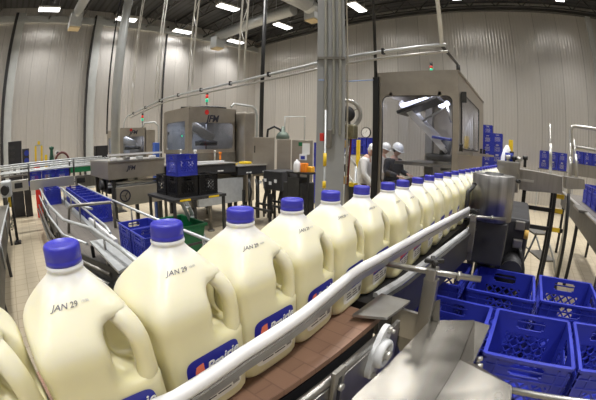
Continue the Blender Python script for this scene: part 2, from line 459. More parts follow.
def bez(pts, k=6):
    out = []
    P = [V(p) for p in pts]; P = [P[0]*2-P[1]] + P + [P[-1]*2-P[-2]]
    for i in range(1, len(P)-2):
        for j in range(k):
            t = j/k; a, b, c, d = P[i-1], P[i], P[i+1], P[i+2]
            out.append(.5*((2*b) + (c-a)*t + (2*a-5*b+4*c-d)*t*t + (3*b-a-3*c+d)*t**3))
    out.append(P[-2]); return out
def jug_handle():
    pr = [(.010, .2060), (.028, .1995), (.0430, .1915), (.0555, .1820), (.0640, .1705), (.0688, .158), (.0705, .145), (.0708, .130), (.0695, .116), (.061, .098)]
    path = bez([(r*math.cos(PH), r*math.sin(PH), z) for r, z in pr], 5)
    L = len(path); rd = [.0142 + .0045*max(0, (i/(L-1)-.72)/.28)**1.5 for i in range(L)]
    return MB().tube(path, .013, 18, milk, True, rd, .72)
def jug_cap():
    m = MB()
    R = .0198; n = 60; pr = [(R*.99, .2342), (R*1.02, .2344), (R*1.02, .2382), (R*.985, .2389), (R, .2400), (R*1.0, .2500), (R*.955, .2525), (R*.88, .2533), (R*.80, .2533), (R*.78, .2526), (0.0005, .2526)]
    vs = []
    for i, (r, z) in enumerate(pr):
        for k in range(n):
            rr = r*(1.018 if (i in (4, 5) and k % 2) else 1); a = 2*PI*k/n
            vs.append((rr*math.cos(a), rr*math.sin(a), z))
    fs = [(i*n+k, i*n+(k+1) % n, (i+1)*n+(k+1) % n, (i+1)*n+k) for i in range(len(pr)-1) for k in range(n)]
    m.faces_from(vs, fs, cap_blue, True)
    return m
LU, LZ0, LZ1 = .044, .024, .107
def surf(face_ang, u, z, off=.0007):
    """point on the bottle face whose normal is at face_ang: u along the face, z up"""
    ph = math.atan2(u, .0652); r = jr(face_ang+ph, z)+off
    return V((r*math.cos(face_ang+ph), r*math.sin(face_ang+ph), z))
def jug_label(fa=0.):
    m = MB(); nu, nv = 36, 32; vs = []; rc = .17
    for j in range(nv+1):
        for i in range(nu+1):
            U = i/nu*2-1; W = j/nv*2-1
            n = 7.; f = max(abs(U), abs(W))/max(1e-6, (abs(U)**n+abs(W)**n)**(1/n)) if (U or W) else 1
            u = U*f*LU; z = LZ0 + (W*f+1)/2*(LZ1-LZ0)
            vs.append(surf(fa, u, z))
    mats = [label_blue, label_white, label_red, label_orange]
    for mm in mats: m.mi(mm)
    bv = [m.bm.verts.new(v) for v in vs]
    for j in range(nv):
        for i in range(nu):
            u = (i+.5)/nu; w = (j+.5)/nv
            k = 0
            if w < .40: k = 1
            elif w < .42 + .22*(1-u): k = 2
            elif .14 < u < .31 and .62 < w < .88: k = 3
            if k == 1 and w > .34: k = 0
            q = m.bm.faces.new((bv[j*(nu+1)+i], bv[j*(nu+1)+i+1], bv[(j+1)*(nu+1)+i+1], bv[(j+1)*(nu+1)+i])); q.material_index = k; q.smooth = True
    # lettering on the blue field and fine print on the white field
    def T(co): return surf(fa, (co.x), co.y + LZ0 + .72*(LZ1-LZ0) + co.x*.12, .0013 + co.z)
    m.text('Prairie', .021, lambda co: T(V((co.x+.014, co.y-.004, co.z))), label_white, .0002, .25, bold=.0004)
    for q in range(3):
        y = .008 + q*.0065
        for x0, x1 in ((-.030, -.006), (-.003, .022)):
            vv = [surf(fa, x, LZ0+z, .0012) for x, z in ((x0, y), (x1-.004*q, y), (x1-.004*q, y+.0022), (x0, y+.0022))]
            m.faces_from(vv, [(0, 1, 2, 3)], ink)
    for q in range(8):
        x = .026 + q*.0016
        vv = [surf(fa, a, LZ0+z, .0012) for a, z in ((x, .008), (x+.0009, .008), (x+.0009, .020), (x, .020))]
        m.faces_from(vv, [(0, 1, 2, 3)], ink)
    return m
def jug_date():
    m = MB(); c = rad(-26)      # shoulder corner seen from the camera
    def T(co, x, z0):
        z = z0 + co.y*.74; ph = c + (co.x+x)/.037
        r = jr(ph, z)+.0006+co.z; return V((r*math.cos(ph), r*math.sin(ph), z))
    m.text('JAN 29', .0080, lambda co: T(co, 0.003, .2045), date_ink, .0001, .1, bold=.00008)
    m.text('10:38', .0038, lambda co: T(co, .0225, .2060), grey_plastic, .0001, .1)
    return m
JA = rad(6)     # jug heading: handle corner points down the line, label face towards the guide rail
BELT = 1.273
jt = thing('milk_jug', 'x', 'milk jug', (0, 0, BELT), 0, 'full milk jugs riding the bottle conveyor')
jug_body().build('bottle_body', milk, jt, True)
jug_handle().build('handle', milk, jt, True)
lb_ = jug_cap().build('cap', cap_blue, jt, True); lb_['label'] = 'blue ribbed screw cap'
lb_ = jug_label(0.).build('label', label_blue, jt, True); lb_['label'] = 'blue and white printed label with red ribbon'
lb_ = jug_date().build('date_stamp', ink, jt, True); lb_['label'] = 'printed expiry date on the shoulder'
JUGS = [(-.296, -.105), (-.314, .031), (-.336, .164), (-.355, .294), (-.369, .424), (-.376, .554), (-.374, .684), (-.363, .814), (-.36, .920), (-.36, 1.060), (-.362, 1.21), (-.366, 1.365), (-.362, 1.512), (-.36, 1.68), (-.355, 1.85), (-.35, 2.02)]
y = 2.17
while y < 3.75: JUGS.append((-.345 + (y-2.17)*.03, y)); y += .155
# even spacing down the line: slide each far jug along its own line of sight so that neighbours just touch
NJ = []
for i, (x, y) in enumerate(JUGS):
    if i < 8: NJ.append((x, y, BELT)); continue
    d = math.hypot(x, y); ux, uy = x/d, y/d; t = NJ[-1][1]
    px_, py_ = NJ[-1][0], NJ[-1][1]; k = d
    while k > .3 and math.hypot(k*ux-px_, k*uy-py_) > .1335 and k*uy > py_ : k -= .0005
    NJ.append((k*ux, k*uy, BELT + (1-k/d)*.098))
JUGS = NJ
JR = [0]*len(JUGS)
for i, (x, y, bz) in enumerate(JUGS):
    if i == 0: lab = 'full white milk jug cut off at the left corner, nearest of the row'
    elif i == 1: lab = 'full white milk jug with blue cap in front at lower left, date stamp clearly readable'
    else: lab = 'full white milk jug with blue cap, %s from the near end of the conveyor row' % ORD[i]
    if i < 4: bz += .030*max(0, .40-y)
    rz = JA + rad(random.uniform(-3, 3))
    if i == 0: jt.location = (x, y, bz); jt.rotation_euler = (0, 0, rz); jt['label'] = lab
    else: dup(jt, (x, y, bz), rz, lab)
JEND = JUGS[-1]
#print('JUGS', [tuple(round(c, 3) for c in j) for j in JUGS])

# ================================================================= pixel ray helper (used only to set out positions at real distances)
_R = (M4.Rotation(rad(40), 4, 'Z') @ M4.Rotation(rad(-9.7), 4, 'X') @ M4.Rotation(rad(-1), 4, 'Y')).to_3x3()
def ray(p):
    dx, dy = p[0]-298, p[1]-200; r = math.hypot(dx, dy)+1e-9; th = 2*math.asin(min(1, r/650))
    return _R @ V((dx/r*math.sin(th), math.cos(th), -dy/r*math.sin(th)))
def az(p, z): w = ray(p); return w*((z-CH)/w.z) + V((0, 0, CH))
def ax(p, x): w = ray(p); return w*(x/w.x) + V((0, 0, CH))
def ay(p, y): w = ray(p); return w*(y/w.y) + V((0, 0, CH))
def ad(p, d): w = ray(p); return w*(d/math.hypot(w.x, w.y)) + V((0, 0, CH))

# ================================================================= BOTTLE CONVEYOR
def jz(y): return BELT if y < .8 else BELT + min(.0108, (y-.8)*.0055)
bc = thing('bottle_conveyor', 'long steel bottle conveyor with white guide rail carrying the row of milk jugs', 'conveyor', (-.35, 1.7, 0))
m = MB()
cl = [(-.36, .60), (-.358, 1.0), (-.345, 1.5), (-.32, 1.9), (-.30, 2.4), (-.27, 3.4)]
m.strip([(x, y, jz(y)) for x, y in cl], [(-.115, -.022), (.075, -.022), (.075, 0), (-.115, 0)])
m.build('chain', black_chain, bc)['label'] = 'black table top chain'
# guide rail : white half-round nose on a steel channel
rp = [((160, 409), 1.366), ((175, 398), 1.366), ((240, 355), 1.366), ((300, 316), 1.366), ((332, 290), 1.366), ((350, 275), 1.367), ((362, 267), 1.368), ((378, 258.5), 1.370), ((400, 246), 1.373), ((425, 232), 1.377), ((450, 219), 1.381), ((468, 209.5), 1.384)]
path = [V((-.235, -.42, 1.372)), V((-.243, -.15, 1.370))] + [az(p, z) for p, z in rp[1:]]
prof = [(-.002, .0105), (.001, .0125), (.005, .0118), (.0088, .0088), (.0105, .004), (.0100, -.002), (.0078, -.0065), (.004, -.0085), (-.002, -.0085)]
gr = MB().strip(path, prof, None, True).build('guide_rail', white_plastic, bc)
gr['label'] = 'white plastic guide rail'
m = MB().strip(path, [(-.001, -.0088), (.0070, -.0088), (.0070, -.0108), (.0088, -.0108), (.0088, -.0235), (.0058, -.025), (-.001, -.0235)])
m.build('rail_backing', rail_steel, gr)
# lower wear strip and side plate
wp = [((375, 296), .0), ((400, 281), 0), ((425, 262), 0), ((450, 243), 0), ((472, 226.5), 0)]
wpath = [az(p, BELT+.004+i*.002) for i, (p, _) in enumerate(wp)]
MB().strip(wpath, [(-.006, .006), (-.002, .009), (.005, .009), (.009, .004), (.009, -.008), (-.006, -.008)]).build('wear_strip', grey_plastic, bc)
MB().strip([p+V((.016, 0, 0)) for p in wpath], [(-.003, -.006), (.008, -.006), (.008, -.016), (.003, -.016), (.003, -.13), (-.003, -.13)]).build('side_plate', steel_dark, bc)
for y in (.72, 2.0, 3.0):
    m = MB()
    for x in (-.50, -.26): m.box(x-.02, x+.02, y-.02, y+.02, 0, 1.17)
    m.box(-.50, -.26, y-.02, y+.02, .3, .34); m.box(-.5, -.26, y-.02, y+.02, 1.13, 1.17)
    m.build('leg_frame', steel_dark, bc)
m = MB(); m.strip([(x-.125, y, jz(y)) for x, y in cl], [(-.006, -.11), (.006, -.11), (.006, .03), (-.006, .03)]); m.build('side_plate', steel_dull, bc)
# transfer plate at the head of the line
tp = [az(p, BELT+.012) for p in ((352, 317), (381, 295.5), (410, 303), (387, 320))]
m = MB(); m.sheet(tp[::-1], -.006); m.build('transfer_plate', steel, bc)
# brackets: post, rod, clamp knob (one near, one at the drum)
def rail_bracket(p_in, p_out, z, post_x, w):
    a, b = az(p_in, z), az(p_out, z); d = (b-a).normalized()
    q = a + d*(post_x-a.x)/d.x
    po = MB()
    po.box(q.x-w/2, q.x+w/2, q.y-.010, q.y+.012, z-.16, z-.015, None, .003)
    po.box(q.x-.10, q.x+w/2, q.y+.002, q.y+.012, z-.20, z-.12)
    pst = po.build('bracket_post', steel if w > .03 else steel_dull, bc)
    MB().cyl(a - d*.012, b, .0075, 14).build('rail_rod', steel, pst)
    MB().cyl(a - d*.02, a + d*.006, .011, 12).build('rod_end', black, pst)
    c = MB(); c.box(q.x-.013, q.x+.013, q.y-.016, q.y+.016, z-.02, z+.012, None, .004); c.build('clamp', steel, pst)
    k = MB(); k.cyl((q.x, q.y, z+.008), (q.x, q.y, z+.024), .006, 10)
    for a_ in range(4):
        k.bar((q.x, q.y, z+.026), (q.x+.024*math.cos(a_*PI/2+.5), q.y+.024*math.sin(a_*PI/2+.5), z+.028), .010, .010, None, (0, 0, 1), .002)
    k.build('clamp_knob', black, pst)
    e = b - d*(.055 if w > .03 else .07)
    MB().cyl(e - d*.004, e + d*.005, .0115, 14).build('rod_collar', steel, pst)
rail_bracket((377, 262), (481, 279.5), 1.345, -.178, .036)
rail_bracket((449, 214.5), (506, 219.5), 1.352, -.20, .030)
g = MB(); q = ay((412, 318), .70)
g.sheet([ay(p, .71) for p in ((398, 306), (416, 314), (427, 304), (440, 300), (438, 338), (400, 352), (393, 330))], .004); g.build('gusset_plate', steel_dull, bc)

# ================================================================= BROWN CHAIN CONVEYOR (near end)
bn = thing('chain_conveyor', 'near conveyor section with brown table top chain under the closest jugs', 'conveyor', (-.36, .15, 0))
m = MB(); N = 12
yb = .565
prof = [(yb+.008*math.sin(PI*k/N), BELT-.008+.008*math.cos(PI*k/N)) for k in range(N+1)]
poly = [(-.35, BELT+.0225), (.40, BELT)] + prof + [(-.35, BELT+.0065)]
T = M4(((0, 0, 1, 0), (1, 0, 0, 0), (0, 1, 0, 0), (0, 0, 0, 1)))
m.prism(poly, -.49, -.242, None, T); m.build('chain', brown_chain, bn)['label'] = 'brown table top chain'
m = MB()
m.box(-.222, -.212, -.5, .62, BELT-.165, BELT-.028, None, .0015)
m.tube([(-.219, -.5, BELT-.004), (-.219, .40, BELT-.020), (-.219, .52, BELT-.022)], .008, 10)
m.build('side_frame', steel, bn)
m = MB(); m.box(-.53, -.52, -.5, .62, BELT-.165, BELT-.02); m.build('side_frame', steel, bn)
m = MB(); m.box(-.49, -.245, -.34, .55, BELT-.15, BELT-.018); m.build('slide_bed', black, bn)
for yy_ in (-.3, .4):
    for x in (-.5, -.24):
        m = MB(); m.box(x-.02, x+.02, yy_-.02, yy_+.02, 0, BELT-.15); m.build('leg', steel_dark, bn)
# flange bearing: diamond housing, boss, shaft, two bolts
by, bz = .530, BELT-.062
c = ax((381, 353), -.20); by, bz = c.y, c.z
T = M4(((0, 0, 1, 0), (math.cos(rad(62)), -math.sin(rad(62)), 0, by), (math.sin(rad(62)), math.cos(rad(62)), 0, bz), (0, 0, 0, 1)))
hull = []
for k in range(40):
    a = 2*PI*k/40; r = .032 + .029*abs(math.cos(a))**5
    hull.append((r*math.cos(a), min(.032, max(-.032, r*math.sin(a)))))
m = MB(); m.prism(hull, -.212, -.201, None, T)
m.lathe([(.033, -.203), (.032, -.190), (.0285, -.186), (.0225, -.186), (.021, -.192), (0.001, -.192)], (0, 0, 0), 30, None, T)
bh = m.build('flange_bearing', grey_plastic, bn); bh['label'] = 'pale grey flange bearing with steel shaft'
m = MB(); m.lathe([(.011, -.194), (.011, -.181), (.008, -.178), (.001, -.178)], (0, 0, 0), 18, None, T); m.lathe([(.015, -.193), (.015, -.189), (.011, -.189)], (0, 0, 0), 18, None, T); m.build('shaft_end', steel_bright, bh)
for s_ in (-1, 1):
    m = MB(); m.lathe([(.0075, -.202), (.0075, -.194), (.001, -.194)], (T.to_3x3() @ V((s_*.050, 0, 0))), 6, None, T, False)
    m.lathe([(.0042, -.195), (.0042, -.187), (.001, -.187)], (T.to_3x3() @ V((s_*.050, 0, 0))), 10, None, T)
    m.build('bolt', steel_bright, bh)
c = ax((338, 384), -.206)
m = MB(); m.box(-.212, -.203, c.y-.016, c.y+.016, c.z-.075, c.z+.034, None, .002)
br = m.build('tension_bracket', steel_dull, bn)
m = MB(); m.box(-.2035, -.2025, c.y-.005, c.y+.005, c.z-.045, c.z+.018); m.build('slot', black, br)
m = MB(); m.cyl((-.204, c.y, c.z-.004), (-.196, c.y, c.z-.004), .0075, 6); m.build('bolt', steel_bright, br)

# ================================================================= STEEL COVER (bottom centre)
cv = thing('steel_cover', 'worn bent sheet steel cover in the bottom foreground beside the blue crates', 'machine cover', (-.08, .5, .9))
A0, A1, B1, B0 = az((430, 322.5), 1.215), az((479, 322), 1.205), az((460, 352), 1.205), az((335, 420), 1.215)
A2 = az((440, 330), 1.217)
C0 = az((395, 425), 1.205)
ZC = 1.21
m = MB()
pts = [az(p, ZC) for p in ((427, 325), (433, 322), (474, 322), (459, 361), (438, 396), (418, 425), (330, 425), (356, 396))]
m.sheet(pts[::-1], -.006)
m.build('top_sheet', steel_worn, cv)
m = MB()
D_ = V((0, 0, -.004))
k0, k1, k2, k3 = az((474, 322), ZC), az((459, 361), ZC), az((438, 396), ZC), az((418, 425), ZC)
f0, f1 = az((489, 326.5), ZC-.012), az((472, 364), ZC-.012)
g0, g1 = az((511, 387), ZC-.020), az((508, 425), ZC-.020)
m.sheet([k0, f0, f1, k1][::-1], -.004)
m.sheet([k1, f1, g0, k2][::-1], -.004); m.sheet([k2, g0, g1, k3][::-1], -.004)
m.build('side_flange', steel_worn, cv)
m = MB()
e = [f0, f1, g0, g1]
for a, b in zip(e, e[1:]): m.sheet([a, b, b-V((0, 0, .04)), a-V((0, 0, .04))], .003)
m.build('edge_fold', steel_worn, cv)
m = MB(); m.box(-.17, -.12, .30, .36, 0, 1.203); m.build('support_leg', steel_dark, cv)
m = MB(); m.box(-.10, -.06, .64, .68, 0, 1.203); m.build('support_leg', steel_dark, cv)
for q in ((477, 359), (477, 366)):
    c = az(q, 1.175); m = MB(); m.cyl(c, c+V((.012, .006, 0)), .006, 8); m.build('bolt', steel_bright, cv)

# ================================================================= MILK CRATES
CW, CD, CHT = .330, .330, .280
def crate_mesh(name, mtl, W=CW, D=CD, Hh=CHT):
    m = MB(); t = .007
    hx, hy = W/2, D/2
    # floor grid
    m.box(-hx+.01, hx-.01, -hy+.01, hy-.01, .004, .010)
    def wall(T, L):
        b = lambda u0, u1, z0, z1, d0=0, d1=t: m.box(u0, u1, -d1, -d0, z0, z1, None, 0, T)
        l = L/2
        b(-l, l, 0, .050)                                  # bottom band
        b(-l, l, .262, Hh)                                 # top band
        b(-l, -.062, .205, .262); b(.062, l, .205, .262); b(-.062, .062, .205, .218)   # around the hand hole
        b(-l, -.098, .05, .205); b(.098, l, .05, .205)     # solid sides
        b(-.098, .098, .195, .205)
        # hand hole fillets
        for sx_ in (-1, 1):
            for z_ in (.218, .256): b(min(sx_*.052, sx_*.062), max(sx_*.052, sx_*.062), z_, z_+.006)
        # diamond lattice
        stp = .049
        for k in range(-4, 5):
            for sg in (-1, 1):
                x0 = k*stp; pts = []
                z0, z1 = .05, .197
                xa, xb = x0 - sg*.0735, x0 + sg*.0735
                # clip to |x|<.098
                def cl_(xa, za, xb, zb):
                    out = []
                    for (x_, z_, X_, Z_) in ((xa, za, xb, zb), (xb, zb, xa, za)):
                        if abs(x_) > .098:
                            lim = math.copysign(.098, x_)
                            if (x_-lim)*(X_-lim) > 0: return None
                            f = (lim-x_)/(X_-x_); x_, z_ = lim, z_+(Z_-z_)*f
                        out.append((x_, z_))
                    return out
                c_ = cl_(xa, z0, xb, z1)
                if c_ and math.hypot(c_[0][0]-c_[1][0], c_[0][1]-c_[1][1]) > .01:
                    m.bar(T @ V((c_[0][0], -t/2, c_[0][1])), T @ V((c_[1][0], -t/2, c_[1][1])), .0085, t*.9, None, T.to_3x3() @ V((0, 1, 0)))
        # outer ribs (rim flange, two mid ribs, foot rib)
        for z0, z1, dd in ((.270, Hh, .007), (.240, .246, .004), (.205, .211, .004), (.046, .052, .004), (.0, .012, .004)):
            m.box(-l, l, 0, dd, z0, z1, None, 0, T)
        for u in (-l+.004, -.110, .110, l-.012):
            m.box(u, u+.008, 0, .0035, .012, .262, None, 0, T)
    for k in range(4):
        a = k*PI/2
        L = W if k % 2 == 0 else D
        off = hy if k % 2 == 0 else hx
        T = M4.Rotation(a, 4, 'Z') @ M4.Translation((0, 0, 0))
        # wall plane at -y side rotated: outer face at distance off-.007
        T = M4.Rotation(a, 4, 'Z') @ M4(((1, 0, 0, 0), (0, -1, 0, -(off-.007)), (0, 0, 1, 0), (0, 0, 0, 1)))
        wall(T, L-.014)
    o = m.build(name, mtl, None)
    return o
CRATE = crate_mesh('milk_crate', crate_blue)
used_crate = [False]
def crate(x, y, z, label, group, rz=0., src=None):
    if src is None and not used_crate[0]:
        o = CRATE; used_crate[0] = True
    else:
        o = (src or CRATE).copy(); COL.objects.link(o); OBJS.append(o)
    o.location = (x, y, z); o.rotation_euler = (0, 0, rz)
    tag(o, label, 'crate', group); return o
# right foreground lanes
GR = 'blue crates on the lanes at right'
CT = 1.065-CHT
for nm, x, y in (('centre', .16, 1.022), ('left beside steel cover', -.185, 1.022), ('right edge', .505, 1.022)):
    crate(x, y, CT, 'open blue milk crate in the front lane, %s on top' % nm, GR)
    crate(x, y, CT-.2805, 'blue milk crate in the front lane, %s bottom of stack' % nm, GR)
for nm, x, y in (('centre', -.002, 1.475), ('right', .352, 1.500)):
    crate(x, y, CT, 'open blue milk crate in the second lane, %s one on top' % nm, GR)
    crate(x, y, CT-.2805, 'blue milk crate in the second lane, %s stack bottom' % nm, GR)
crate(-.36, 1.475, CT, 'blue milk crate in the second lane half under the bottle conveyor', GR)
crate(-.36, 1.475, CT-.2805, 'lower blue milk crate under the bottle conveyor', GR)
crate(.71, 1.50, CT, 'open blue milk crate on top at the right end of second lane', GR)
crate(.71, 1.50, CT-.2805, 'bottom blue milk crate at the right end of second lane', GR)
lane = thing('crate_conveyor', 'low steel lane conveyor carrying the stacked blue crates at right', 'conveyor', (.3, 1.2, 0))
zb = CT-.2805
m = MB(); m.box(-.53, 1.6, .80, 1.70, zb-.05, zb-.0005); m.build('bed', steel_dark, lane)
for y, zr in ((.812, .985), (1.262, .745), (1.70, .745)):
    m = MB(); m.tube([(-.0 if zr > .9 else -.4, y, zr), (1.6, y, zr)], .011, 10, None); 
    for x in (.33 if zr > .9 else -.35, .3, .95, 1.55): m.cyl((x, y, zb-.02), (x, y, zr), .008, 8)
    m.build('side_rail', steel_bright, lane)
for x in (-.16, .5, 1.4):
    for y in (.83, 1.67): m = MB(); m.box(x-.02, x+.02, y-.02, y+.02, 0, zb-.05); m.build('leg', steel_dark, lane)

# ================================================================= BIG FILLING MACHINE (behind the jugs)
TX = lambda o, s=1: M4(((0, 0, 1, o[0]), (1, 0, 0, o[1]), (0, 1, 0, o[2]), (0, 0, 0, 1)))     # text on a +X face
TY = lambda o, s=1: M4(((1, 0, 0, o[0]), (0, 0, -1, o[1]), (0, 1, 0, o[2]), (0, 0, 0, 1)))    # text on a -Y face
def legs(parent, pts, z1, w=.03, m=steel_dark, z0=0., name='leg'):
    for x, y in pts:
        q = MB(); q.box(x-w/2, x+w/2, y-w/2, y+w/2, z0, z1); q.build(name, m, parent)
mc = thing('filling_machine', 'large steel filling machine cabinet with big windows behind the row of jugs', 'machine', (-1.5, 5.5, 0))
X0, X1, Y0, Y1, ZB, ZT = -2.10, -.88, 4.27, 6.9, .92, 2.70
MB().window_panel((X0, Y0, ZB), (1, 0, 0), (0, 0, 1), X1-X0, ZT-ZB, (.075, 1.135, .17, 1.455), .09, .03).build('front_panel', steel_tan, mc)
MB().window_panel((X1, Y0, ZB), (0, 1, 0), (0, 0, 1), Y1-Y0, ZT-ZB, (.12, 1.85, .76, 1.53), .04, -.03).build('side_panel', steel_tan, mc)
MB().window_panel((X0, Y0, ZB), (0, 1, 0), (0, 0, 1), Y1-Y0, ZT-ZB, (.12, 2.5, .17, 1.50), .06, .03).build('side_panel', steel_tan, mc)
MB().box(X0, X1, Y1-.03, Y1, ZB, ZT).build('back_panel', steel_tan, mc)
MB().box(X0-.02, X1+.02, Y0-.02, Y1, ZT, ZT+.03).build('roof_panel', steel_tan, mc)
MB().box(X0+.02, X1-.02, Y0+.02, Y1, .25, ZB).build('base_cabinet', steel_dull, mc)
legs(mc, [(X0+.1, Y0+.1), (X1-.1, Y0+.1), (X0+.1, Y1-.1), (X1-.1, Y1-.1)], .25, .08)
MB().box(X0+.07, X0+1.145, Y0-.012, Y0-.004, ZB+.165, ZB+1.46).build('window_pane', glass, mc)
MB().box(X1+.002, X1+.010, Y0+.12, Y0+1.85, ZB+.75, ZB+1.54).build('window_pane', glass, mc)
MB().box(X0-.010, X0-.002, Y0+.12, Y0+2.5, ZB+.16, ZB+1.5).build('window_pane', glass, mc)
def gasket(o, ux, x0, x1, z0, z1, r, rad_=.012):
    o = V(o); ux = V(ux); pts = []
    for cx, cz, a0 in ((x1-r, z1-r, 0), (x0+r, z1-r, 90), (x0+r, z0+r, 180), (x1-r, z0+r, 270)):
        for k in range(7): a = rad(a0+15*k); pts.append(o + ux*(cx+r*math.cos(a)) + V((0, 0, cz+r*math.sin(a))))
    pts.append(pts[0]); return MB().tube(pts, rad_, 8, None, False)
gasket((X0, Y0-.012, ZB), (1, 0, 0), .075, 1.135, .17, 1.455, .09).build('window_seal', steel_dark, mc)
gasket((X1+.008, Y0, ZB), (0, 1, 0), .12, 1.85, .76, 1.53, .05).build('window_seal', steel_dark, mc)
for u in (.22, .95):
    m = MB(); m.box(X0+u-.03, X0+u+.03, Y0-.03, Y0-.001, ZB+1.44, ZB+1.51, None, .006); m.build('window_latch', steel, mc)
m = MB(); m.box(X0-.055, X0+.035, Y0-.06, Y0-.005, 0, 2.66); m.build('corner_post', black, mc)
# inside: deck, discharge chute with arm, lamps, bottle carousel
m = MB(); m.box(X0+.08, X1-.05, 4.75, 6.3, 1.38, 1.43); m.build('deck', steel, mc)
YI = 4.85
a, b = ay((404, 107), YI), ay((446, 152), YI)
m = MB(); m.bar(a, b, .34, .05, None, (-.8, -.2, -.6), .01); m.bar(a+V((0, -.17, .05)), b+V((0, -.17, .05)), .02, .09); m.bar(a+V((0, .17, .05)), b+V((0, .17, .05)), .02, .09); m.build('discharge_chute', white_plastic, mc)
m = MB(); m.bar(ay((402, 114), YI-.1), ay((441, 99), YI-.1), .45, .05, None, (0, 0, 1), .008); m.build('lid_arm', steel_dark, mc)
m = MB(); m.bar(ay((401, 106), YI-.2), ay((428, 99), YI-.2), .10, .05, None, (0, 0, 1), .01); m.build('strip_lamp', cool_glow, mc)
m = MB(); m.bar(ay((439, 106), YI+.3), ay((449, 103), YI+.3), .12, .06, None, (0, 0, 1), .01); m.build('strip_lamp', cool_glow, mc)
m = MB(); m.cyl(ay((447, 106), YI), ay((422, 122), YI), .018, 10); m.cyl(ay((447, 106), YI), ay((452, 122), YI), .03, 12); m.build('pivot_arm', steel_bright, mc)
c = ay((439, 157), 5.0)
m = MB(); m.lathe([(.22, -.06), (.23, -.02), (.23, .03), (.20, .05), (.02, .05)], c, 36); m.build('carousel_ring', machine_dark, mc)
m = MB(); m.lathe([(.16, 1.43-c.z), (.15, 1.48-c.z), (.09, 1.53-c.z), (.03, 1.56-c.z), (.001, 1.565-c.z)], (c.x+.06, c.y, c.z), 32); m.build('valve_dome', steel_bright, mc)
m = MB(); m.tube([ay((447, 140), 5.0), ay((444, 158), 5.0), ay((446, 170), 5.0)], .09, 14); m.build('filler_column', machine_dark, mc)
m = MB(); m.bar(ay((433, 137), 4.7), ay((452, 140), 4.7), .18, .04, None, (0, 0, 1), .015); m.build('access_flap', screen_blue, mc)
m = MB()
for x in (-1.85,): m.box(x-.07, x+.07, 6.0, 6.14, .95, 2.6)
m.build('inner_column', steel_dull, mc)
pts = [ay(p, 5.9) for p in ((460, 148), (474, 136))]
m = MB(); 
for k in range(7):
    q = ax((460+2.1*k, 141), -1.1); m.box(q.x-.01, q.x+.01, q.y-.03, q.y+.03, 1.6, 1.85+.09*k)
m.build('spray_bars', steel_bright, mc)
# beacon
c = ay((431.5, 72.5), 4.45); c.z = ZT+.03
bk = MB().cyl(c, c+V((0, 0, .03)), .026, 14).build('beacon', black, mc)
MB().cyl(c+V((0, 0, .03)), c+V((0, 0, .075)), .024, 14).build('green_lens', green_glow, bk)
MB().cyl(c+V((0, 0, .075)), c+V((0, 0, .115)), .024, 14).build('red_lens', red_glow, bk)
MB().cyl(c+V((0, 0, .115)), c+V((0, 0, .17)), .024, 14).build('top_lens', black, bk)
m = MB(); m.box(X1, X1+.22, 4.15, 7.3, 1.60, 1.64); m.build('side_shelf', steel, mc)
m = MB(); m.box(X1+.02, X1+.09, 4.35, 4.37, 2.30, 2.45, None, .004); m.build('side_switch_box', steel_dark, mc)
for p in ((461, 148), (481, 152), (484, 154)):
    q = ax(p, X1+.12); m = MB(); m.lathe([(.025, 1.64), (.02, 1.70), (.03, 1.72), (.001, 1.73)], (q.x, q.y, 0), 12); m.build('knob', black, mc)
il = bpy.data.lights.new('lamp', 'AREA'); il.size = .5; il.energy = 170; il.color = (.78, .82, 1)
io = bpy.data.objects.new('lamp', il); COL.objects.link(io); io.location = (-1.45, 4.75, 2.62); io.parent = None

# ================================================================= DRUM and transfer frames right of the line
dr = thing('steel_drum', 'upright round brushed steel drum guard beside the far jugs', 'machine guard', (-.13, 1.65, 0))
c = ad((492.5, 178), 1.55); R = .1135; zt_, zb_ = ad((494, 176), 1.5).z, ad((494, 225), 1.5).z
dc = V((c.x, c.y+.10, 0))
m = MB(); m.lathe([(R, zb_), (R, zt_-.004), (R-.004, zt_), (R-.010, zt_)], dc, 48); m.build('shell', drum_steel, dr)
m = MB(); m.lathe([(R-.010, zt_-.008), (.05, zt_-.004), (.05, zt_+.008), (.001, zt_+.01)], dc, 36); m.build('lid', steel_dark, dr)
m = MB(); m.cyl(dc+V((0, .12, .35)), dc+V((0, .12, 1.12)), .06, 20); m.build('pedestal', machine_dark, dr)
m = MB(); m.box(dc.x-.09, dc.x+.10, dc.y-.08, dc.y+.18, 1.10, zb_, None, .01); m.build('gearbox', machine_dark, dr)
m = MB(); m.box(dc.x-.10, dc.x+.10, dc.y+.03, dc.y+.22, 0, .35); m.build('base', machine_dark, dr)
for p in ((473.5, 184), (517, 181)):
    q = ad(p, 1.56); m = MB(); m.cyl(q, q+V((.012, -.02, 0)), .009, 8); m.build('bolt', black, dr)
m = MB(); a = ad((474, 186), 1.54); b = ad((468, 192), 1.50); m.tube([a, b, b+V((0, 0, -.02)), b+V((0, .0, -.12))], .010, 10); m.build('bent_handle', steel_dark, dr)
fr = thing('drive_unit', 'black drive cabinet with motor below and right of the steel drum', 'motor', (.0, 2.45, 0))
dcx, dcy = dc.x+.14, dc.y+.20
m = MB(); m.box(dcx-.10, dcx+.09, dcy, dcy+.75, .35, 1.30, None, .02); m.build('gearbox', machine_dark, fr)
m = MB(); m.cyl((dcx+.02, dcy-.16, 1.05), (dcx+.02, dcy+.01, 1.05), .062, 20); m.lathe([(.066, 0), (.066, .02)], (dcx+.02, dcy-.17, 1.05), 18, None, M4.Rotation(PI/2, 4, 'X')); m.build('motor_can', machine_dark, fr)
m = MB(); m.box(dcx-.09, dcx+.08, dcy+.02, dcy+.73, 0, .35); m.build('plinth', black, fr)
for k, z_ in enumerate((1.24, 1.14, .9)): m = MB(); m.box(dcx+.0, dcx+.06, dcy-.03, dcy-.001, z_, z_+.05, None, .006); m.build('terminal_box', [steel_dull, steel, steel_dark][k], fr)
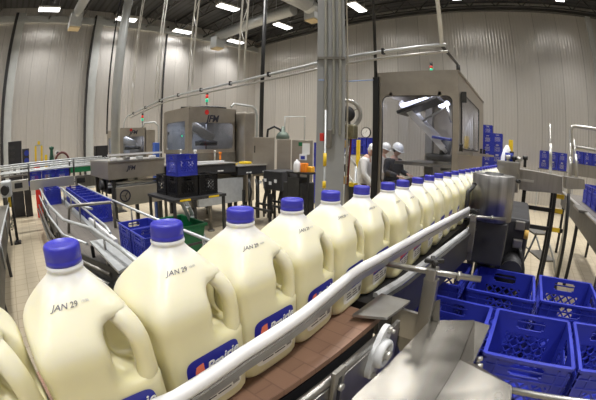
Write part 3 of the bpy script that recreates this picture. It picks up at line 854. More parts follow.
m = MB(); m.cyl((dcx+.075, dcy-.02, 1.20), (dcx+.075, dcy-.02, 1.245), .014, 12); m.build('brass_fitting', wood, fr)
m = MB(); m.tube(bez([(dcx+.05, dcy-.02, 1.14), (dcx+.10, dcy-.05, 1.0), (dcx+.09, dcy-.04, .8), (dcx+.04, dcy-.02, .6)], 5), .014, 8); m.build('hose', black, fr)

# ================================================================= RIGHT TRANSFER CONVEYOR (steel hoods)
tc_ = thing('discharge_conveyor', 'polished steel boxed discharge conveyor at right behind the drum', 'conveyor', (.3, 3.6, 0))
Yh = 3.35
pts = [ay(p, Yh) for p in ((519, 169), (530, 170.5), (562, 176.5), (562, 193.5), (530, 191), (519, 189))]
m = MB(); m.sheet([V((p.x, Yh, p.z)) for p in pts], .03); m.build('side_skirt', steel, tc_)
a0, a1 = pts[0], pts[2]
m = MB(); m.sheet([pts[0], pts[1], pts[2], pts[2]+V((.05, .24, 0)), pts[1]+V((0, .24, 0)), pts[0]+V((0, .24, 0))], -.012); m.build('top_cover', steel_bright, tc_)
pts2 = [ay(p, Yh+.03) for p in ((563, 175.5), (580, 178), (581, 187), (563, 187))]
m = MB(); m.sheet(pts2, .25); m.build('end_cover', steel, tc_)
m = MB(); q = ay((521, 180), Yh-.02); m.box(q.x-.02, q.x+.14, Yh-.05, Yh-.02, q.z-.008, q.z+.012); m.build('door_bar', steel_bright, tc_)
legs(tc_, [(pts[0].x+.08, Yh+.1), (pts[2].x-.05, Yh+.1), (pts[0].x+.08, Yh+.38), (pts[2].x-.05, Yh+.38)], 1.34, .04, black)
m = MB(); zz0 = ay((545, 204), Yh).z
m.box(pts[0].x+.08, pts[2].x+.08, Yh+.09, Yh+.12, 1.13, 1.17); m.box(pts[0].x+.08, pts[2].x+.1, Yh+.09, Yh+.12, .94, .98); m.build('cross_rail', black, tc_)
for z_ in (1.155, .965, 1.30):
    m = MB(); m.box(.40, .52, Yh+.082, Yh+.088, z_-.022, z_+.022); m.build('warning_strip', yellow, tc_)
m = MB(); m.tube([(.57, Yh+.1, 1.34), (.60, Yh+.1, .95), (.63, Yh+.1, .02)], .02, 10); m.lathe([(.055, 0), (.055, .012), (.02, .03), (.001, .03)], (.63, Yh+.1, 0), 16); m.build('leg', black, tc_)
# uprights on the conveyor
for p0, p1, nm in (((550, 124), (550.5, 173), 'guide_post'), ((570.5, 143), (570, 177), 'guide_post'), ((574, 139), (577, 176), 'guide_post')):
    a = ay(p0, Yh+.2); b = ay(p1, Yh+.2); m = MB(); m.cyl((b.x, b.y, b.z-.03), a, .010, 10); m.cyl((b.x, b.y, b.z-.03), b+(a-b)*.6, .019, 12); m.build(nm, steel_bright, tc_)
# handrail frame
hr = thing('handrail', 'bent tubular steel handrail at the right edge above the blue crates', 'handrail', (1.0, 4.2, 0))
Yr = 4.0
a = ay((571, 185), Yr); b = ay((571, 131), Yr); c = ay((574, 126), Yr); e = ay((604, 126), Yr)
m = MB(); m.tube([(a.x, Yr, .0), (b.x, Yr, b.z), (b.x+.02, Yr, c.z-.01), (c.x+.02, Yr, c.z), (e.x+.6, Yr, c.z)], .022, 12); m.build('top_rail', steel_bright, hr)
a2, b2 = ay((573, 147), Yr), ay((604, 147), Yr); m = MB(); m.cyl((a2.x-.02, Yr, a2.z), (b2.x+.6, Yr, a2.z), .024, 12); m.build('mid_rail', steel_bright, hr)
a3 = ay((571, 168), Yr); m = MB(); m.box(a3.x, a3.x+1.1, Yr-.02, Yr+.02, a3.z-.08, a3.z+.06); m.build('kick_plate', steel, hr)
m = MB(); m.cyl((e.x+.6, Yr, 0), (e.x+.6, Yr, c.z), .022, 12); m.build('post', steel_bright, hr)

# right-hand conveyor running away at the frame edge with crates on it
rc = thing('roller_conveyor', 'dark sided conveyor with steel edge running away at the right frame edge', 'conveyor', (1.3, 4.2, 0))
e0, e1 = az((600, 222), 1.1), az((580, 193), 1.1)
xr = .93
m = MB(); m.box(xr, xr+.02, 2.6, 6.6, .86, 1.10); m.build('side_frame', steel_dark, rc)
m = MB(); m.box(xr-.01, xr+.05, 2.6, 6.6, 1.10, 1.115); m.build('edge_rail', steel_bright, rc)
m = MB(); m.box(xr+.05, xr+.75, 2.6, 6.6, 1.06, 1.085); m.build('bed', grey_slat, rc)
m = MB(); m.box(xr+.75, xr+.77, 2.6, 6.6, .86, 1.10); m.build('side_frame', steel_dark, rc)
m = MB(); m.box(xr-.10, xr+.03, 4.0, 4.5, 1.10, 1.13); m.build('edge_plate', steel_dull, rc)
legs(rc, [(xr+.03, 2.9), (xr+.03, 4.6), (xr+.03, 6.3), (xr+.72, 2.9), (xr+.72, 4.6), (xr+.72, 6.3)], .86, .05, black)
GRR = 'blue crates on the right roller conveyor'
for k in range(5):
    crate(xr+.42, 3.9+.36*k, 1.086, 'blue milk crate on the right edge roller conveyor, %s from the near end' % ORD[k], GRR)

# step ladder
sl = thing('step_ladder', 'small steel step ladder with yellow step edge behind the blue crates', 'step ladder', (.33, 4.05, 0))
t0, t1 = az((534, 229), .80), az((541, 255), .47)
sd_ = V((t1.x-t0.x, t1.y-t0.y, 0)).normalized(); wd = V((-sd_.y, sd_.x, 0))
if wd.x < 0: wd = -wd
LW = .20
def lp(base, u, f, z): q = base + wd*u + sd_*f; return V((q.x, q.y, z))
for u in (-LW, LW):
    m = MB(); m.tube([lp(t1, u*1.15, .30, 0), lp(t1, u*1.08, .10, .47), lp(t0, u, .08, .80)], .015, 8); m.build('front_rail', galv, sl)
    m = MB(); m.tube([lp(t0, u*1.1, -.35, 0), lp(t0, u, -.06, .80)], .014, 8); m.build('rear_leg', black, sl)
for b_, z_, k in ((t0, .80, 1), (t1, .47, 0)):
    T = M4(((wd.x, sd_.x, 0, b_.x), (wd.y, sd_.y, 0, b_.y), (0, 0, 1, 0), (0, 0, 0, 1)))
    m = MB(); m.box(-LW*1.1, LW*1.1, -.10, .12, z_-.02, z_, None, 0, T); s_ = m.build('step', steel_dull, sl)
    if k: m = MB(); m.box(-LW, LW*.4, .121, .13, z_-.03, z_+.004, None, 0, T); m.build('step_edge', wood, s_)
for z_ in (.25, .6): m = MB(); m.cyl(lp(t0, -LW, -.35+.36*z_, z_), lp(t0, LW, -.35+.36*z_, z_), .01, 8); m.build('brace', steel_dull, sl)

# parts of the line beyond the drum : capper block, valves
cp_ = thing('capper_unit', 'small capping unit with white bottle and blue valve beyond the drum', 'machine', (-.18, 3.3, 0))
m = MB(); q = ad((507, 163), 3.3); m.box(q.x-.10, q.x+.14, q.y-.1, q.y+.15, 1.3, q.z+.02, None, .01); m.build('housing', steel, cp_)
m = MB(); m.cyl((q.x+.02, q.y, q.z), (q.x+.02, q.y, q.z+.10), .045, 16); m.build('valve_body', screen_blue, cp_)
for k, p in enumerate(((508, 161), (514, 162), (519, 163), (525, 162))):
    w = ad(p, 3.25); m = MB(); m.cyl((w.x, w.y, q.z-.02), (w.x, w.y, w.z+.02), .016, 10); m.cyl((w.x, w.y, w.z+.02), (w.x, w.y, w.z+.055), .028, 12); m.build('knob', black if k % 2 else steel_bright, cp_)
m = MB(); m.box(q.x-.03, q.x+.03, q.y+.0, q.y+.06, 0, 1.3); m.build('leg', black, cp_)
w = ad((507, 150), 5.2)
o = thing('cone_marker', 'white and black bottle shaped device beyond the jugs near yellow post', 'device', (w.x, w.y, 0))
m = MB(); m.lathe([(.09, 1.30), (.10, 1.45), (.10, 1.62), (.06, 1.74), (.03, 1.80), (.001, 1.81)], (w.x, w.y, 0), 20); m.build('body', white_plastic, o)
m = MB(); m.box(w.x+.05, w.x+.12, w.y-.11, w.y-.03, 1.60, 1.72, None, .01); m.build('sensor', black, o)
m = MB(); m.cyl((w.x, w.y, 0), (w.x, w.y, 1.3), .03, 10); m.build('stand', steel_dark, o)
w = ad((511, 140), 8.0)
tag(MB().box(w.x-.055, w.x+.055, w.y-.055, w.y+.055, 0, w.z, None, .01).build('safety_post', yellow), 'yellow safety post by the back wall beyond the drum', 'post')

# crates stacked by the back wall
GB = 'blue crate stacks along the back wall'
def stack(px0, d, cols, nz, nm, z0=.02, base='floor_pallet'):
    w = ad(px0, d); nx = len(cols)
    for i in range(nx):
        for k in range(nz):
            crate(w.x + .17 + .34*i, w.y+.17, .2805*k + z0, 'blue crate, %s up in the %s column of the stack %s' % (ORD[k], cols[i], nm), GB)
    if z0 < .1:
        tag(MB().box(w.x-.02, w.x+.34*nx+.02, w.y-.02, w.y+.36, 0, z0-.0002).build('pallet', steel_dark), 'thin dark pallet under the crate stack %s' % nm, 'pallet')
    else:
        t = thing('storage_rack', 'steel rack carrying blue crates %s' % nm, 'rack', (w.x, w.y, 0))
        MB().box(w.x-.04, w.x+.34*nx+.04, w.y-.02, w.y+.38, z0-.03, z0-.0002).build('shelf', steel_dull, t)
        legs(t, [(w.x, w.y+.02), (w.x+.34*nx, w.y+.02), (w.x, w.y+.34), (w.x+.34*nx, w.y+.34)], z0-.03, .03, galv)
stack((540, 152), 11.0, ['left', 'middle', 'right'], 2, 'behind the guide post', ad((540, 168), 11.0).z)
stack((575, 152), 11.0, ['first', 'second', 'third', 'fourth'], 2, 'behind the handrail', ad((575, 169), 11.0).z)
stack((491.5, 139), 9.5, ['only'], 8, 'past the big machine')
stack((482, 133), 10.2, ['only'], 9, 'beside the big machine')
stack((343, 141), 11.5, ['left', 'right'], 2, 'behind the stair rail', ad((345, 154), 11.5).z)
stack((357.5, 141), 11.0, ['left', 'right'], 2, 'under the wall clock', ad((359, 154), 11.0).z)
stack((313.5, 142), 9.0, ['only'], 6, 'left of the grey column')

# ================================================================= COLUMN, POLE, PIPE RUN
col = thing('steel_column', 'big grey steel column rising to the roof behind the jugs', 'column', (-2.1, 3.07, 0))
cx, cy = -2.10, 3.07
Tc = M4.Translation((cx, cy, 0)) @ M4.Rotation(rad(31), 4, 'Z')
m = MB()
m.box(-.155, .155, -.14, -.125, 0, CEIL, None, 0, Tc); m.box(-.155, .155, .125, .14, 0, CEIL, None, 0, Tc); m.box(-.008, .008, -.125, .125, 0, CEIL, None, 0, Tc)
m.build('shaft', col_paint, col)
m = MB(); m.box(-.22, .22, -.22, .22, 0, .02, None, 0, Tc); m.build('base_plate', steel_dark, col)
for u, mm in ((-.06, pale_paint), (.03, pale_paint), (.10, pale_paint)):
    q0 = Tc @ V((u, -.158, 1.75)); q1 = Tc @ V((u, -.158, CEIL)); m = MB(); m.cyl(q0, q1, .016, 10); m.build('conduit', mm, col)
q0 = Tc @ V((.18, -.05, 1.2)); q1 = Tc @ V((.18, -.05, CEIL)); m = MB(); m.cyl(q0, q1, .012, 10); m.build('conduit', steel_bright, col)
for z_ in (2.6, 3.6, 4.6, 5.6):
    m = MB(); m.box(-.15, .15, -.176, -.141, z_, z_+.03, None, 0, Tc); m.build('conduit_clip', steel_dull, col)
m = MB(); q = Tc @ V((-.03, -.15, 1.68)); m.box(-.06, .02, -.20, -.141, 1.60, 1.80, None, .01, Tc); m.build('junction_box', steel_dull, col)
# yellow banded rod standing before the column
c = ad((324, 190), 3.25)
rd_ = thing('marker_rod', 'thin grey rod with two yellow bands in front of the column', 'rod', (c.x, c.y, 0))
MB().cyl((c.x, c.y, 0.03), (c.x, c.y, 1.98), .010, 10).build('shaft', galv, rd_)
MB().cyl((c.x, c.y, 0), (c.x, c.y, .03), .06, 16).build('foot', steel_dark, rd_)
for p0, p1 in ((153, 166), (181, 188)):
    z0, z1 = ad((324, p1), 3.25).z, ad((324, p0), 3.25).z; MB().cyl((c.x, c.y, z0), (c.x, c.y, z1), .018, 12).build('yellow_band', yellow, rd_)
MB().box(c.x-.05, c.x-.015, c.y-.03, c.y+.01, ad((321, 141), 3.25).z, ad((321, 133), 3.25).z, None, .006).build('red_tag', red, rd_)
# round pole at left
c = ad((116, 110), 8.6)
po = thing('round_pole', 'pale round steel pole from floor to roof left of the machines', 'pole', (c.x, c.y, 0))
MB().cyl((c.x, c.y, .02), (c.x, c.y, CEIL), .125, 24).build('shaft', pale_paint, po)
MB().box(c.x-.2, c.x+.2, c.y-.2, c.y+.2, 0, .02).build('base_plate', steel_dark, po)
q = ad((107.5, 110), 8.5); m = MB(); m.cyl((q.x, q.y, 2.0), (q.x, q.y, CEIL), .022, 8); m.box(q.x-.02, c.x, q.y-.02, q.y+.02, 5, 5.04); m.build('dark_conduit', black, po)
# twin pipe run with hangers
pr_ = thing('pipe_run', 'long twin steel pipe run crossing the hall on hangers from the roof', 'pipe', (-6, 3.45, 0))
YP = 3.45
P0 = [ay(p, YP) for p in ((128, 116), (165, 98.5), (205, 89), (240, 81.5), (285, 71), (345, 57.5), (400, 49.5), (446, 44.5))]
xs_ = [q.x for q in P0]; zs_ = [q.z for q in P0]
pz = sum(zs_[2:])/len(zs_[2:])
def pzx(x): # gentle fall to the left as photographed
    for (a, b) in zip(P0, P0[1:]):
        if a.x <= x <= b.x: return a.z + (b.z-a.z)*(x-a.x)/(b.x-a.x)
    return P0[-1].z if x > P0[-1].x else P0[0].z
xl = max(P0[0].x, -14.2)
px_ = [xl] + [q.x for q in P0 if q.x > xl]
m = MB(); m.tube([(x, YP, pzx(x)) for x in px_], .021, 10); m.build('pipe', galv, pr_)
m = MB(); m.tube([(x, YP+.06, pzx(x)-.065) for x in px_], .016, 10); m.build('pipe', steel_bright, pr_)
m = MB(); e = V((px_[0], YP, pzx(px_[0]))); m.tube([e, e+V((-.25, 0, -.06)), e+V((-.4, 0, -.22)), e+V((-.42, 0, -.5))], .021, 10); m.build('pipe_end', galv, pr_)
x = xl+.5
while x < px_[-1]:
    m = MB(); m.box(x-.016, x+.016, YP-.03, YP+.03, pzx(x)-.035, pzx(x)+.04, None, .005); m.build('pipe_clamp', black, pr_); x += .95
for p0, p1, nm in (((160, 0), (155, 101), 1), ((194, 0), (188, 92), 1), ((242, 0), (238, 82), 1), ((137, 22), (131, 112), 1)):
    for off in (0, .16):
        q = ay(p1, YP); m = MB(); m.cyl((q.x+off, YP, pzx(q.x)), (q.x+off, YP, CEIL), .017, 8); m.build('hanger_rod', white_paint, pr_)
    z_ = pzx(q.x)+.6; k = 0; m = MB()
    while z_ < CEIL-.4:
        m.cyl((q.x+(0 if k % 2 else .16), YP, z_), (q.x+(.16 if k % 2 else 0), YP, z_+.4), .008, 6); z_ += .4; k += 1
    m.build('hanger_bracing', white_paint, pr_)
q = P0[-1]
m = MB(); m.cyl((q.x-.05, YP, q.z), (q.x-.05, YP, CEIL), .026, 12); m.build('hanger_rod', white_paint, pr_)
m = MB(); m.cyl((q.x-.06, YP+.9, 2.73), (q.x-.06, YP+.9, q.z), .03, 10); m.cyl((q.x-.06, YP, q.z), (q.x-.06, YP+.9, q.z), .02, 8); m.build('drop_pipe', steel_dark, pr_)
# dark conduits
c = ad((373.5, 70), 4.72)
tag(MB().tube([(-2.12, 4.235, 2.66), (-2.12, 4.235, CEIL)], .024, 10).build('dark_conduit', black), 'black conduit dropping from the roof to the corner of the big filling machine', 'conduit')
q = ad((261, 137), 7.0); tag(MB().cyl((q.x, q.y, 1.75), (q.x, q.y, pzx(q.x)+2.6), .045, 10).build('dark_conduit', black), 'black conduit rising from the cabinets behind the second machine', 'conduit')
a, b = ad((319, 80), 3.5), ad((373, 80), 4.66); tag(MB().tube([a, a+(b-a)*.5-V((0, 0, .02)), b], .008, 6).build('blue_cable', mat('blue_cable', (.25, .35, .6), .5)), 'thin blue cable strung between the column and the filling machine', 'cable')

# ================================================================= DUCTS
def duct(nm, pts, sq, drop, label):
    t = thing('air_duct', label, 'air duct', (pts[-1][0], pts[-1][1], 0))
    m = MB(); m.tube(pts, sq, 20); m.build('duct_pipe', galv, t)
    x, y, z = drop
    m = MB(); m.box(x-.25, x+.25, y-.25, y+.25, z-.55, z+.05, None, .02); b = m.build('outlet_box', galv, t)
    m = MB(); m.box(x-.23, x+.23, y-.23, y+.23, z-.60, z-.55); m.build('filter', filter_tan, b)
    m = MB(); m.tube([V(pts[-1]), V((x, y, z-.1))], sq*.9, 16); m.build('duct_elbow', galv, t)
    for k in range(3):
        q = V(pts[0])+(V(pts[-1])-V(pts[0]))*(.2+.3*k); m = MB(); m.cyl(q, (q.x, q.y, CEIL), .008, 6); m.build('hanger_rod', galv, t)
da, db, dcx_ = az((218, 37), 6.95), az((77, 13), 6.95), az((313, 6), 7.2)
duct('a', [(-7.85, da.y+.1, 6.98), (da.x+.1, da.y, 6.98)], .24, (da.x, da.y, 6.9), 'long round galvanised duct with outlet box near the far corner')
duct('b', [(-9.0, db.y, 6.95), (db.x+.3, db.y, 6.95)], .20, (db.x, db.y, 6.85), 'galvanised duct with tan filter outlet high at upper left')
duct('c', [(-7.3, 6.9, 7.2), (-7.2, 8.9, 7.1)], .34, (dcx_.x, dcx_.y, 7.1), 'short heavy duct with outlet box just left of the column top')

# ================================================================= FILLER B AND A (left of centre)
def cabinet(nm, label, x0, x1, y0, y1, z0, z1, hole_f, hole_s, logo, logo_sz, dot, glow=True, energy=28):
    t = thing(nm, label, 'machine', ((x0+x1)/2, (y0+y1)/2, 0))
    H_ = z1-z0
    MB().window_panel((x1, y0, z0), (0, 1, 0), (0, 0, 1), y1-y0, H_, hole_f, .05, -.03).build('front_panel', steel_tan, t)
    MB().window_panel((x0, y0, z0), (1, 0, 0), (0, 0, 1), x1-x0, H_, hole_s, .05, .03).build('side_panel', steel_tan, t)
    m = MB(); m.box(x0, x0+.03, y0, y1, z0, z1); m.build('back_panel', pale_paint, t)
    m = MB(); m.box(x0, x1, y1-.03, y1, z0, z1); m.build('side_panel', steel_tan, t)
    m = MB(); m.box(x0, x1, y0, y1, z1, z1+.025); m.build('roof_panel', steel_tan, t)
    m = MB(); m.box(x0+.02, x1, y0+.02, y1, .3, z0); m.build('base_cabinet', steel_dull, t)
    legs(t, [(x0+.1, y0+.1), (x1-.1, y0+.1), (x0+.1, y1-.1), (x1-.1, y1-.1)], .3, .08)
    a, b, c, d = hole_f
    MB().box(x1+.002, x1+.008, y0+a, y0+b, z0+c, z0+d).build('window_pane', glass_smoke, t)
    a, b, c, d = hole_s
    MB().box(x0+a, x0+b, y0-.008, y0-.002, z0+c, z0+d).build('window_pane', glass_smoke, t)
    if logo:
        m = MB(); m.text(logo[0], logo_sz, TX((x1+.004, logo[1], logo[2])), ink, .003, .25, bold=logo_sz*.03); lg = m.build('logo', ink, t); lg['label'] = 'black slanted letters with red dot'
        MB().cyl((x1+.001, dot[0], dot[1]), (x1+.008, dot[0], dot[1]), logo_sz*.26, 16).build('logo_dot', ink_red, lg)
    ym = (y0+y1)/2
    m = MB(); m.bar((x1-.35, y0+.12, z1-.28), (x1-.30, ym+.18, z0+.30), .22, .07, None, (1, 0, 0), .01); m.build('discharge_chute', steel_bright, t)
    m = MB(); m.bar((x1-.4, y0+.15, z0+.02), (x1-.36, y0+.32, z0+.55), .08, .05, None, (1, 0, 0), .01); m.build('support_arm', steel_bright, t)
    m = MB(); m.lathe([(.26, 0), (.27, .10), (.10, .14), (.02, .16)], (x1-.45, ym+.1, z0+.16), 28); m.build('carousel', machine_dark, t)
    m = MB(); m.box(x1-.5, x1-.1, y0+.05, y0+.35, z1-.10, z1-.06); m.build('strip_lamp', cool_glow, t)
    m = MB(); m.box(x1-.6, x1-.1, y1-.38, y1-.12, z1-.16, z1-.12); m.build('strip_lamp', cool_glow, t)
    l_ = bpy.data.lights.new('lamp', 'AREA'); l_.size = .4; l_.energy = energy; l_.color = (.8, .85, 1); lo_ = bpy.data.objects.new('lamp', l_); COL.objects.link(lo_); lo_.location = (x1-.4, ym, z1-.2)
    return t
fb = cabinet('capping_machine', 'middle steel machine cabinet with windows and large black letters', -7.1, -5.9, 3.5, 4.75, 1.45, 2.42, (.06, 1.16, .08, .66), (.16, 1.05, .08, .70), ('JFM', 4.08, 2.13), .21, (3.93, 2.335))
m = MB(); m.cyl((-6.9, 3.52, 1.92), (-6.9, 3.50, 1.92), .03, 10); q = ay((182, 136), 3.49); m.build('cabinet_stud', steel, fb); 
MB().cyl((q.x, 3.485, q.z), (q.x, 3.495, q.z), .025, 12).build('green_light', green_glow, fb)
m = MB(); m.tube([(-6.4, 3.55, 2.47), (-6.1, 4.3, 2.50), (-5.95, 4.5, 2.46)], .025, 8); m.build('roof_hose', steel_dark, fb)
# tank panel behind B with rounded tube frame
tk = thing('buffer_tank', 'tall tan steel tank cabinet with rounded tube frame right of the middle machine', 'tank', (-5.7, 5.0, 0))
q0, q1 = ad((237, 120), 7.6), ad((252, 150), 7.6)
m = MB(); m.box(-6.4, -5.62, 4.80, 5.12, .3, 2.38, None, .05); m.build('body', steel_tan, tk)
m = MB(); m.tube([(-5.58, 4.35, 2.44), (-5.58, 4.42, 2.52), (-5.58, 4.98, 2.50), (-5.58, 5.08, 2.42), (-5.58, 5.12, 2.30), (-5.58, 5.12, 1.0)], .028, 10); m.build('tube_frame', pale_paint, tk)
legs(tk, [(-6.3, 4.9), (-5.7, 4.9), (-6.3, 5.05), (-5.7, 5.05)], .3, .05)
# accumulation table before B
tb = thing('accumulation_table', 'dark sided accumulation table in front of the middle machine', 'table', (-5.2, 3.7, 0))
m = MB(); m.box(-5.85, -4.9, 2.6, 3.95, 1.10, 1.26); m.box(-5.85, -4.9, 4.0, 4.78, 1.02, 1.19); m.build('apron', machine_dark, tb)
m = MB(); m.box(-5.87, -4.88, 2.58, 3.97, 1.26, 1.28); m.box(-5.87, -4.88, 3.98, 4.8, 1.19, 1.21); m.build('table_top', steel_bright, tb)
m = MB(); m.box(-5.3, -5.2, 2.7, 3.9, 1.281, 1.31); m.build('guide_strip', white_plastic, tb)
for y_ in (3.55, 3.62, 4.25, 4.33, 4.7):
    m = MB(); m.box(-4.899, -4.893, y_-.03, y_+.03, 1.125 if y_ < 4 else 1.05, 1.15 if y_ < 4 else 1.075); m.build('white_marker', white_paint, tb)
for y_, z_ in ((4.12, 1.211), (4.5, 1.211)):
    m = MB(); m.box(-5.35, -5.15, y_-.10, y_+.10, z_, z_+.05, None, .02); m.build('yellow_guard', yellow, tb)
for y_ in (3.4, 4.4): m = MB(); m.cyl((-5.0, y_, .03), (-5.0, y_, 1.02 if y_ > 4 else 1.1), .035, 12); m.cyl((-5.0, y_, 0), (-5.0, y_, .03), .07, 14); m.build('leg', steel_dull, tb)
for y_ in (2.8, 4.6): m = MB(); m.cyl((-5.7, y_, 0), (-5.7, y_, 1.1 if y_ < 4 else 1.02), .03, 10); m.build('leg', steel_dull, tb)
m = MB(); m.box(-4.98, -4.93, 3.10, 4.16, .50, .98); m.build('sheet_guard', galv, tb)
for k, (y_, z_) in enumerate(((3.2, 1.5), (3.55, 1.48), (4.05, 1.45), (4.2, 1.42))):
    m = MB(); m.cyl((-5.75, y_, 1.28 if y_ < 4 else 1.21), (-5.75, y_, z_), .02, 8); m.cyl((-5.75, y_, z_), (-5.75, y_, z_+.05), .035, 10); m.build('knob', [steel_bright, white_plastic, steel_bright, orange][k], tb)
# dark machinery under and right of table: pipes, hoses and drive boxes
dm = thing('drive_machine', 'dark low machine with hoses and open frame beside the table legs', 'machine', (-4.3, 4.3, 0))
m = MB(); m.box(-4.6, -4.1, 4.4, 4.95, .75, 1.12, None, .02); m.build('housing', machine_dark, dm)
for k in range(7):
    x, y = -4.75+.09*(k % 4), 4.15+.11*k; m = MB(); m.tube([(x, y, .95), (x+.05, y+.03, .7), (x-.04, y+.05, .45), (x+.03, y, .2)], .022, 8); m.build('hose', [black, steel_dark, machine_dark][k % 3], dm)
for k in range(3): m = MB(); m.box(-4.8, -4.0, 4.0+.4*k, 4.03+.4*k, .42, .46); m.build('cross_bar', steel_dark, dm)
legs(dm, [(-4.78, 4.05), (-4.05, 4.05), (-4.78, 4.92), (-4.05, 4.92)], .75, .04, black)
for k in range(4): m = MB(); m.box(-4.7+.14*k, -4.64+.14*k, 4.385, 4.399, .85+.05*(k % 2), .91+.05*(k % 2)); m.build('valve_block', white_plastic, dm)
# control cabinets
cb = thing('control_cabinet', 'pair of tan electrical cabinets with blue screen panel left of the column', 'cabinet', (-4.5, 4.9, 0))
p = [ad(q, 6.9) for q in ((253, 138), (274.5, 138), (277, 140), (291, 140), (292, 141), (313, 141))]
Rz = M4.Rotation(rad(45), 4, 'Z')
def facebox(a, b, z0, z1, dep, mtl, nm, parent, bev=.006):
    d = (b-a); d.z = 0; L = d.length; d.normalize(); n_ = V((-d.y, d.x, 0))
    T = M4(((d.x, n_.x, 0, a.x), (d.y, n_.y, 0, a.y), (0, 0, 1, 0), (0, 0, 0, 1)))
    m = MB(); m.box(0, L, 0, dep, z0, z1, None, bev, T); return m.build(nm, mtl, parent), T, L
o1, T1, L1 = facebox(p[0], p[1], .95, 1.78, .4, steel_tan, 'cabinet_body', cb)
o2, T2, L2 = facebox(p[2], p[3], .7, 1.74, .4, steel_tan, 'cabinet_body', cb)
o3, T3, L3 = facebox(p[4], p[5], .3, 1.73, .4, steel_tan, 'cabinet_body', cb)
m = MB(); m.box(.03, .05, -.015, 0, 1.45, 1.6, None, .003, T1); m.build('door_handle', black, o1)
m = MB(); m.box(.22, .38, -.008, 0, 1.42, 1.66, None, 0, T3); m.build('paper_sheet', white_paint, o3)
m = MB(); m.box(.14, .22, -.007, 0, 1.60, 1.68, None, 0, T3); m.build('green_tag', green, o3)
m = MB(); m.box(.16, .32, -.02, 0, 1.30, 1.43, None, .004, T3); sc_ = m.build('screen', white_plastic, o3)
m = MB(); m.box(.19, .28, -.024, -.02, 1.32, 1.39, None, 0, T3); m.build('screen_icon', screen_blue, sc_)
legs(cb, [tuple((T1 @ V((.1, .2, 0)))[:2]), tuple((T1 @ V((L1-.1, .2, 0)))[:2])], .95, .06); legs(cb, [tuple((T2 @ V((L2/2, .2, 0)))[:2])], .7, .1); legs(cb, [tuple((T3 @ V((L3/2, .2, 0)))[:2])], .3, .2)
m = MB(); q = p[2]; m.tube([V((q.x-.05, q.y+.2, 1.74)), V((q.x-.08, q.y+.18, 1.95)), V((q.x-.18, q.y+.1, 2.02)), V((q.x-.28, q.y+.0, 1.95)), V((q.x-.30, q.y, 1.78))], .025, 8); m.build('black_hose', black, cb)
q = (T2 @ V((.12, .2, 0))); m = MB(); m.lathe([(.14, 1.74), (.15, 1.80), (.11, 1.88), (.04, 1.92), (.03, 2.02), (.001, 2.03)], (q.x, q.y, 0), 18); m.build('motor_cap', mat('greenish_casting', (.13, .17, .14), .45, .3), cb)
m = MB(); q = T2 @ V((L2*.55, .3, 0)); e = T3 @ V((L3*.6, .3, 0)); m.tube([V((q.x, q.y, 1.74)), V((q.x, q.y, 2.25)), V((e.x, e.y, 2.25)), V((e.x, e.y, 1.73))], .015, 8); m.build('conduit_loop', galv, cb)
# bench with white and orange bottles
bn2 = thing('work_bench', 'small dark bench with white bottle and orange boxes left of the column', 'bench', (-3.6, 4.2, 0))
q = ad((306, 172), 5.4)
m = MB(); m.box(q.x-.32, q.x+.15, q.y-.14, q.y+.2, q.z-.03, q.z); m.build('bench_top', machine_dark, bn2)
legs(bn2, [(q.x-.30, q.y-.1), (q.x+.13, q.y-.1), (q.x-.30, q.y+.17), (q.x+.13, q.y+.17)], q.z-.03, .03, black)
m = MB(); m.box(q.x-.30, q.x-.05, q.y-.12, q.y+.1, .55, q.z-.1); m.build('cabinet', steel_dark, bn2)
x, y, z = q.x-.20, q.y-.04, q.z+.0005
w_ = ad((297, 167), 5.35)
tag(MB().lathe([(.055, 0), (.06, .02), (.06, .12), (.045, .17), (.02, .19), (.018, .21), (.001, .21)], (w_.x, w_.y, z), 18).build('plastic_bottle', white_plastic), 'small white bottle on the bench beside the orange box', 'bottle')
w_ = ad((304, 168), 5.35); tag(MB().box(w_.x-.055, w_.x+.055, w_.y-.05, w_.y+.05, z, z+.15, None, .006).build('carton', orange), 'orange carton on the dark bench between bottle and yellow box', 'carton')
w_ = ad((310.5, 170), 5.35); tag(MB().box(w_.x-.05, w_.x+.055, w_.y-.05, w_.y+.05, z, z+.095, None, .012).build('carton', mat('amber_plastic', (.85, .42, .03), .4)), 'low amber carton at the right end of the dark bench', 'carton')
# low grey cabinet and blue bin
q = ad((305, 178), 5.9)
q = ad((283, 190), 5.6); tag(MB().box(q.x-.0, q.x+.42, q.y+.0, q.y+.35, 0.0, .98, None, .01).build('grey_cabinet', steel_dark), 'low dark grey cabinet behind the fourth jug cap', 'cabinet')
# hose reel on the column side
vl = thing('hose_reel', 'round hose reel with brass valves on a stand right of the column', 'hose reel', (-2.45, 4.2, 0))
q = ad((347, 114), 4.75)
Tv = M4.Translation((q.x, q.y, q.z)) @ M4.Rotation(rad(40), 4, 'Z') @ M4.Rotation(PI/2, 4, 'X')
m = MB(); tor = [(.20+.03*math.cos(2*PI*k/10), .03*math.sin(2*PI*k/10)) for k in range(11)]; m.lathe(tor, (0, 0, 0), 32, None, Tv, True, False); m.build('reel_ring', steel_bright, vl)
m = MB(); m.lathe([(.10, -.05), (.12, 0), (.10, .05), (.03, .05), (.001, .05)], (0, 0, 0), 28, None, Tv); m.build('hose_coil', black, vl)
for a_ in (30, 150, 270):
    m = MB(); m.bar(Tv @ V((0, 0, .03)), Tv @ V((.20*math.cos(rad(a_)), .20*math.sin(rad(a_)), 0)), .02, .012); m.build('spoke', steel, vl)
m = MB(); q2 = ad((350, 128), 4.75); m.box(q2.x-.10, q2.x+.10, q2.y-.08, q2.y+.08, q2.z-.16, q2.z+.05, None, .03); m.build('valve_body', mat('brass_valve', (.22, .20, .12), .4, .6, .2, 20), vl)
m = MB(); m.cyl((q.x, q.y+.05, 0), (q.x, q.y+.05, q.z), .03, 10); m.build('stand', steel_dull, vl)
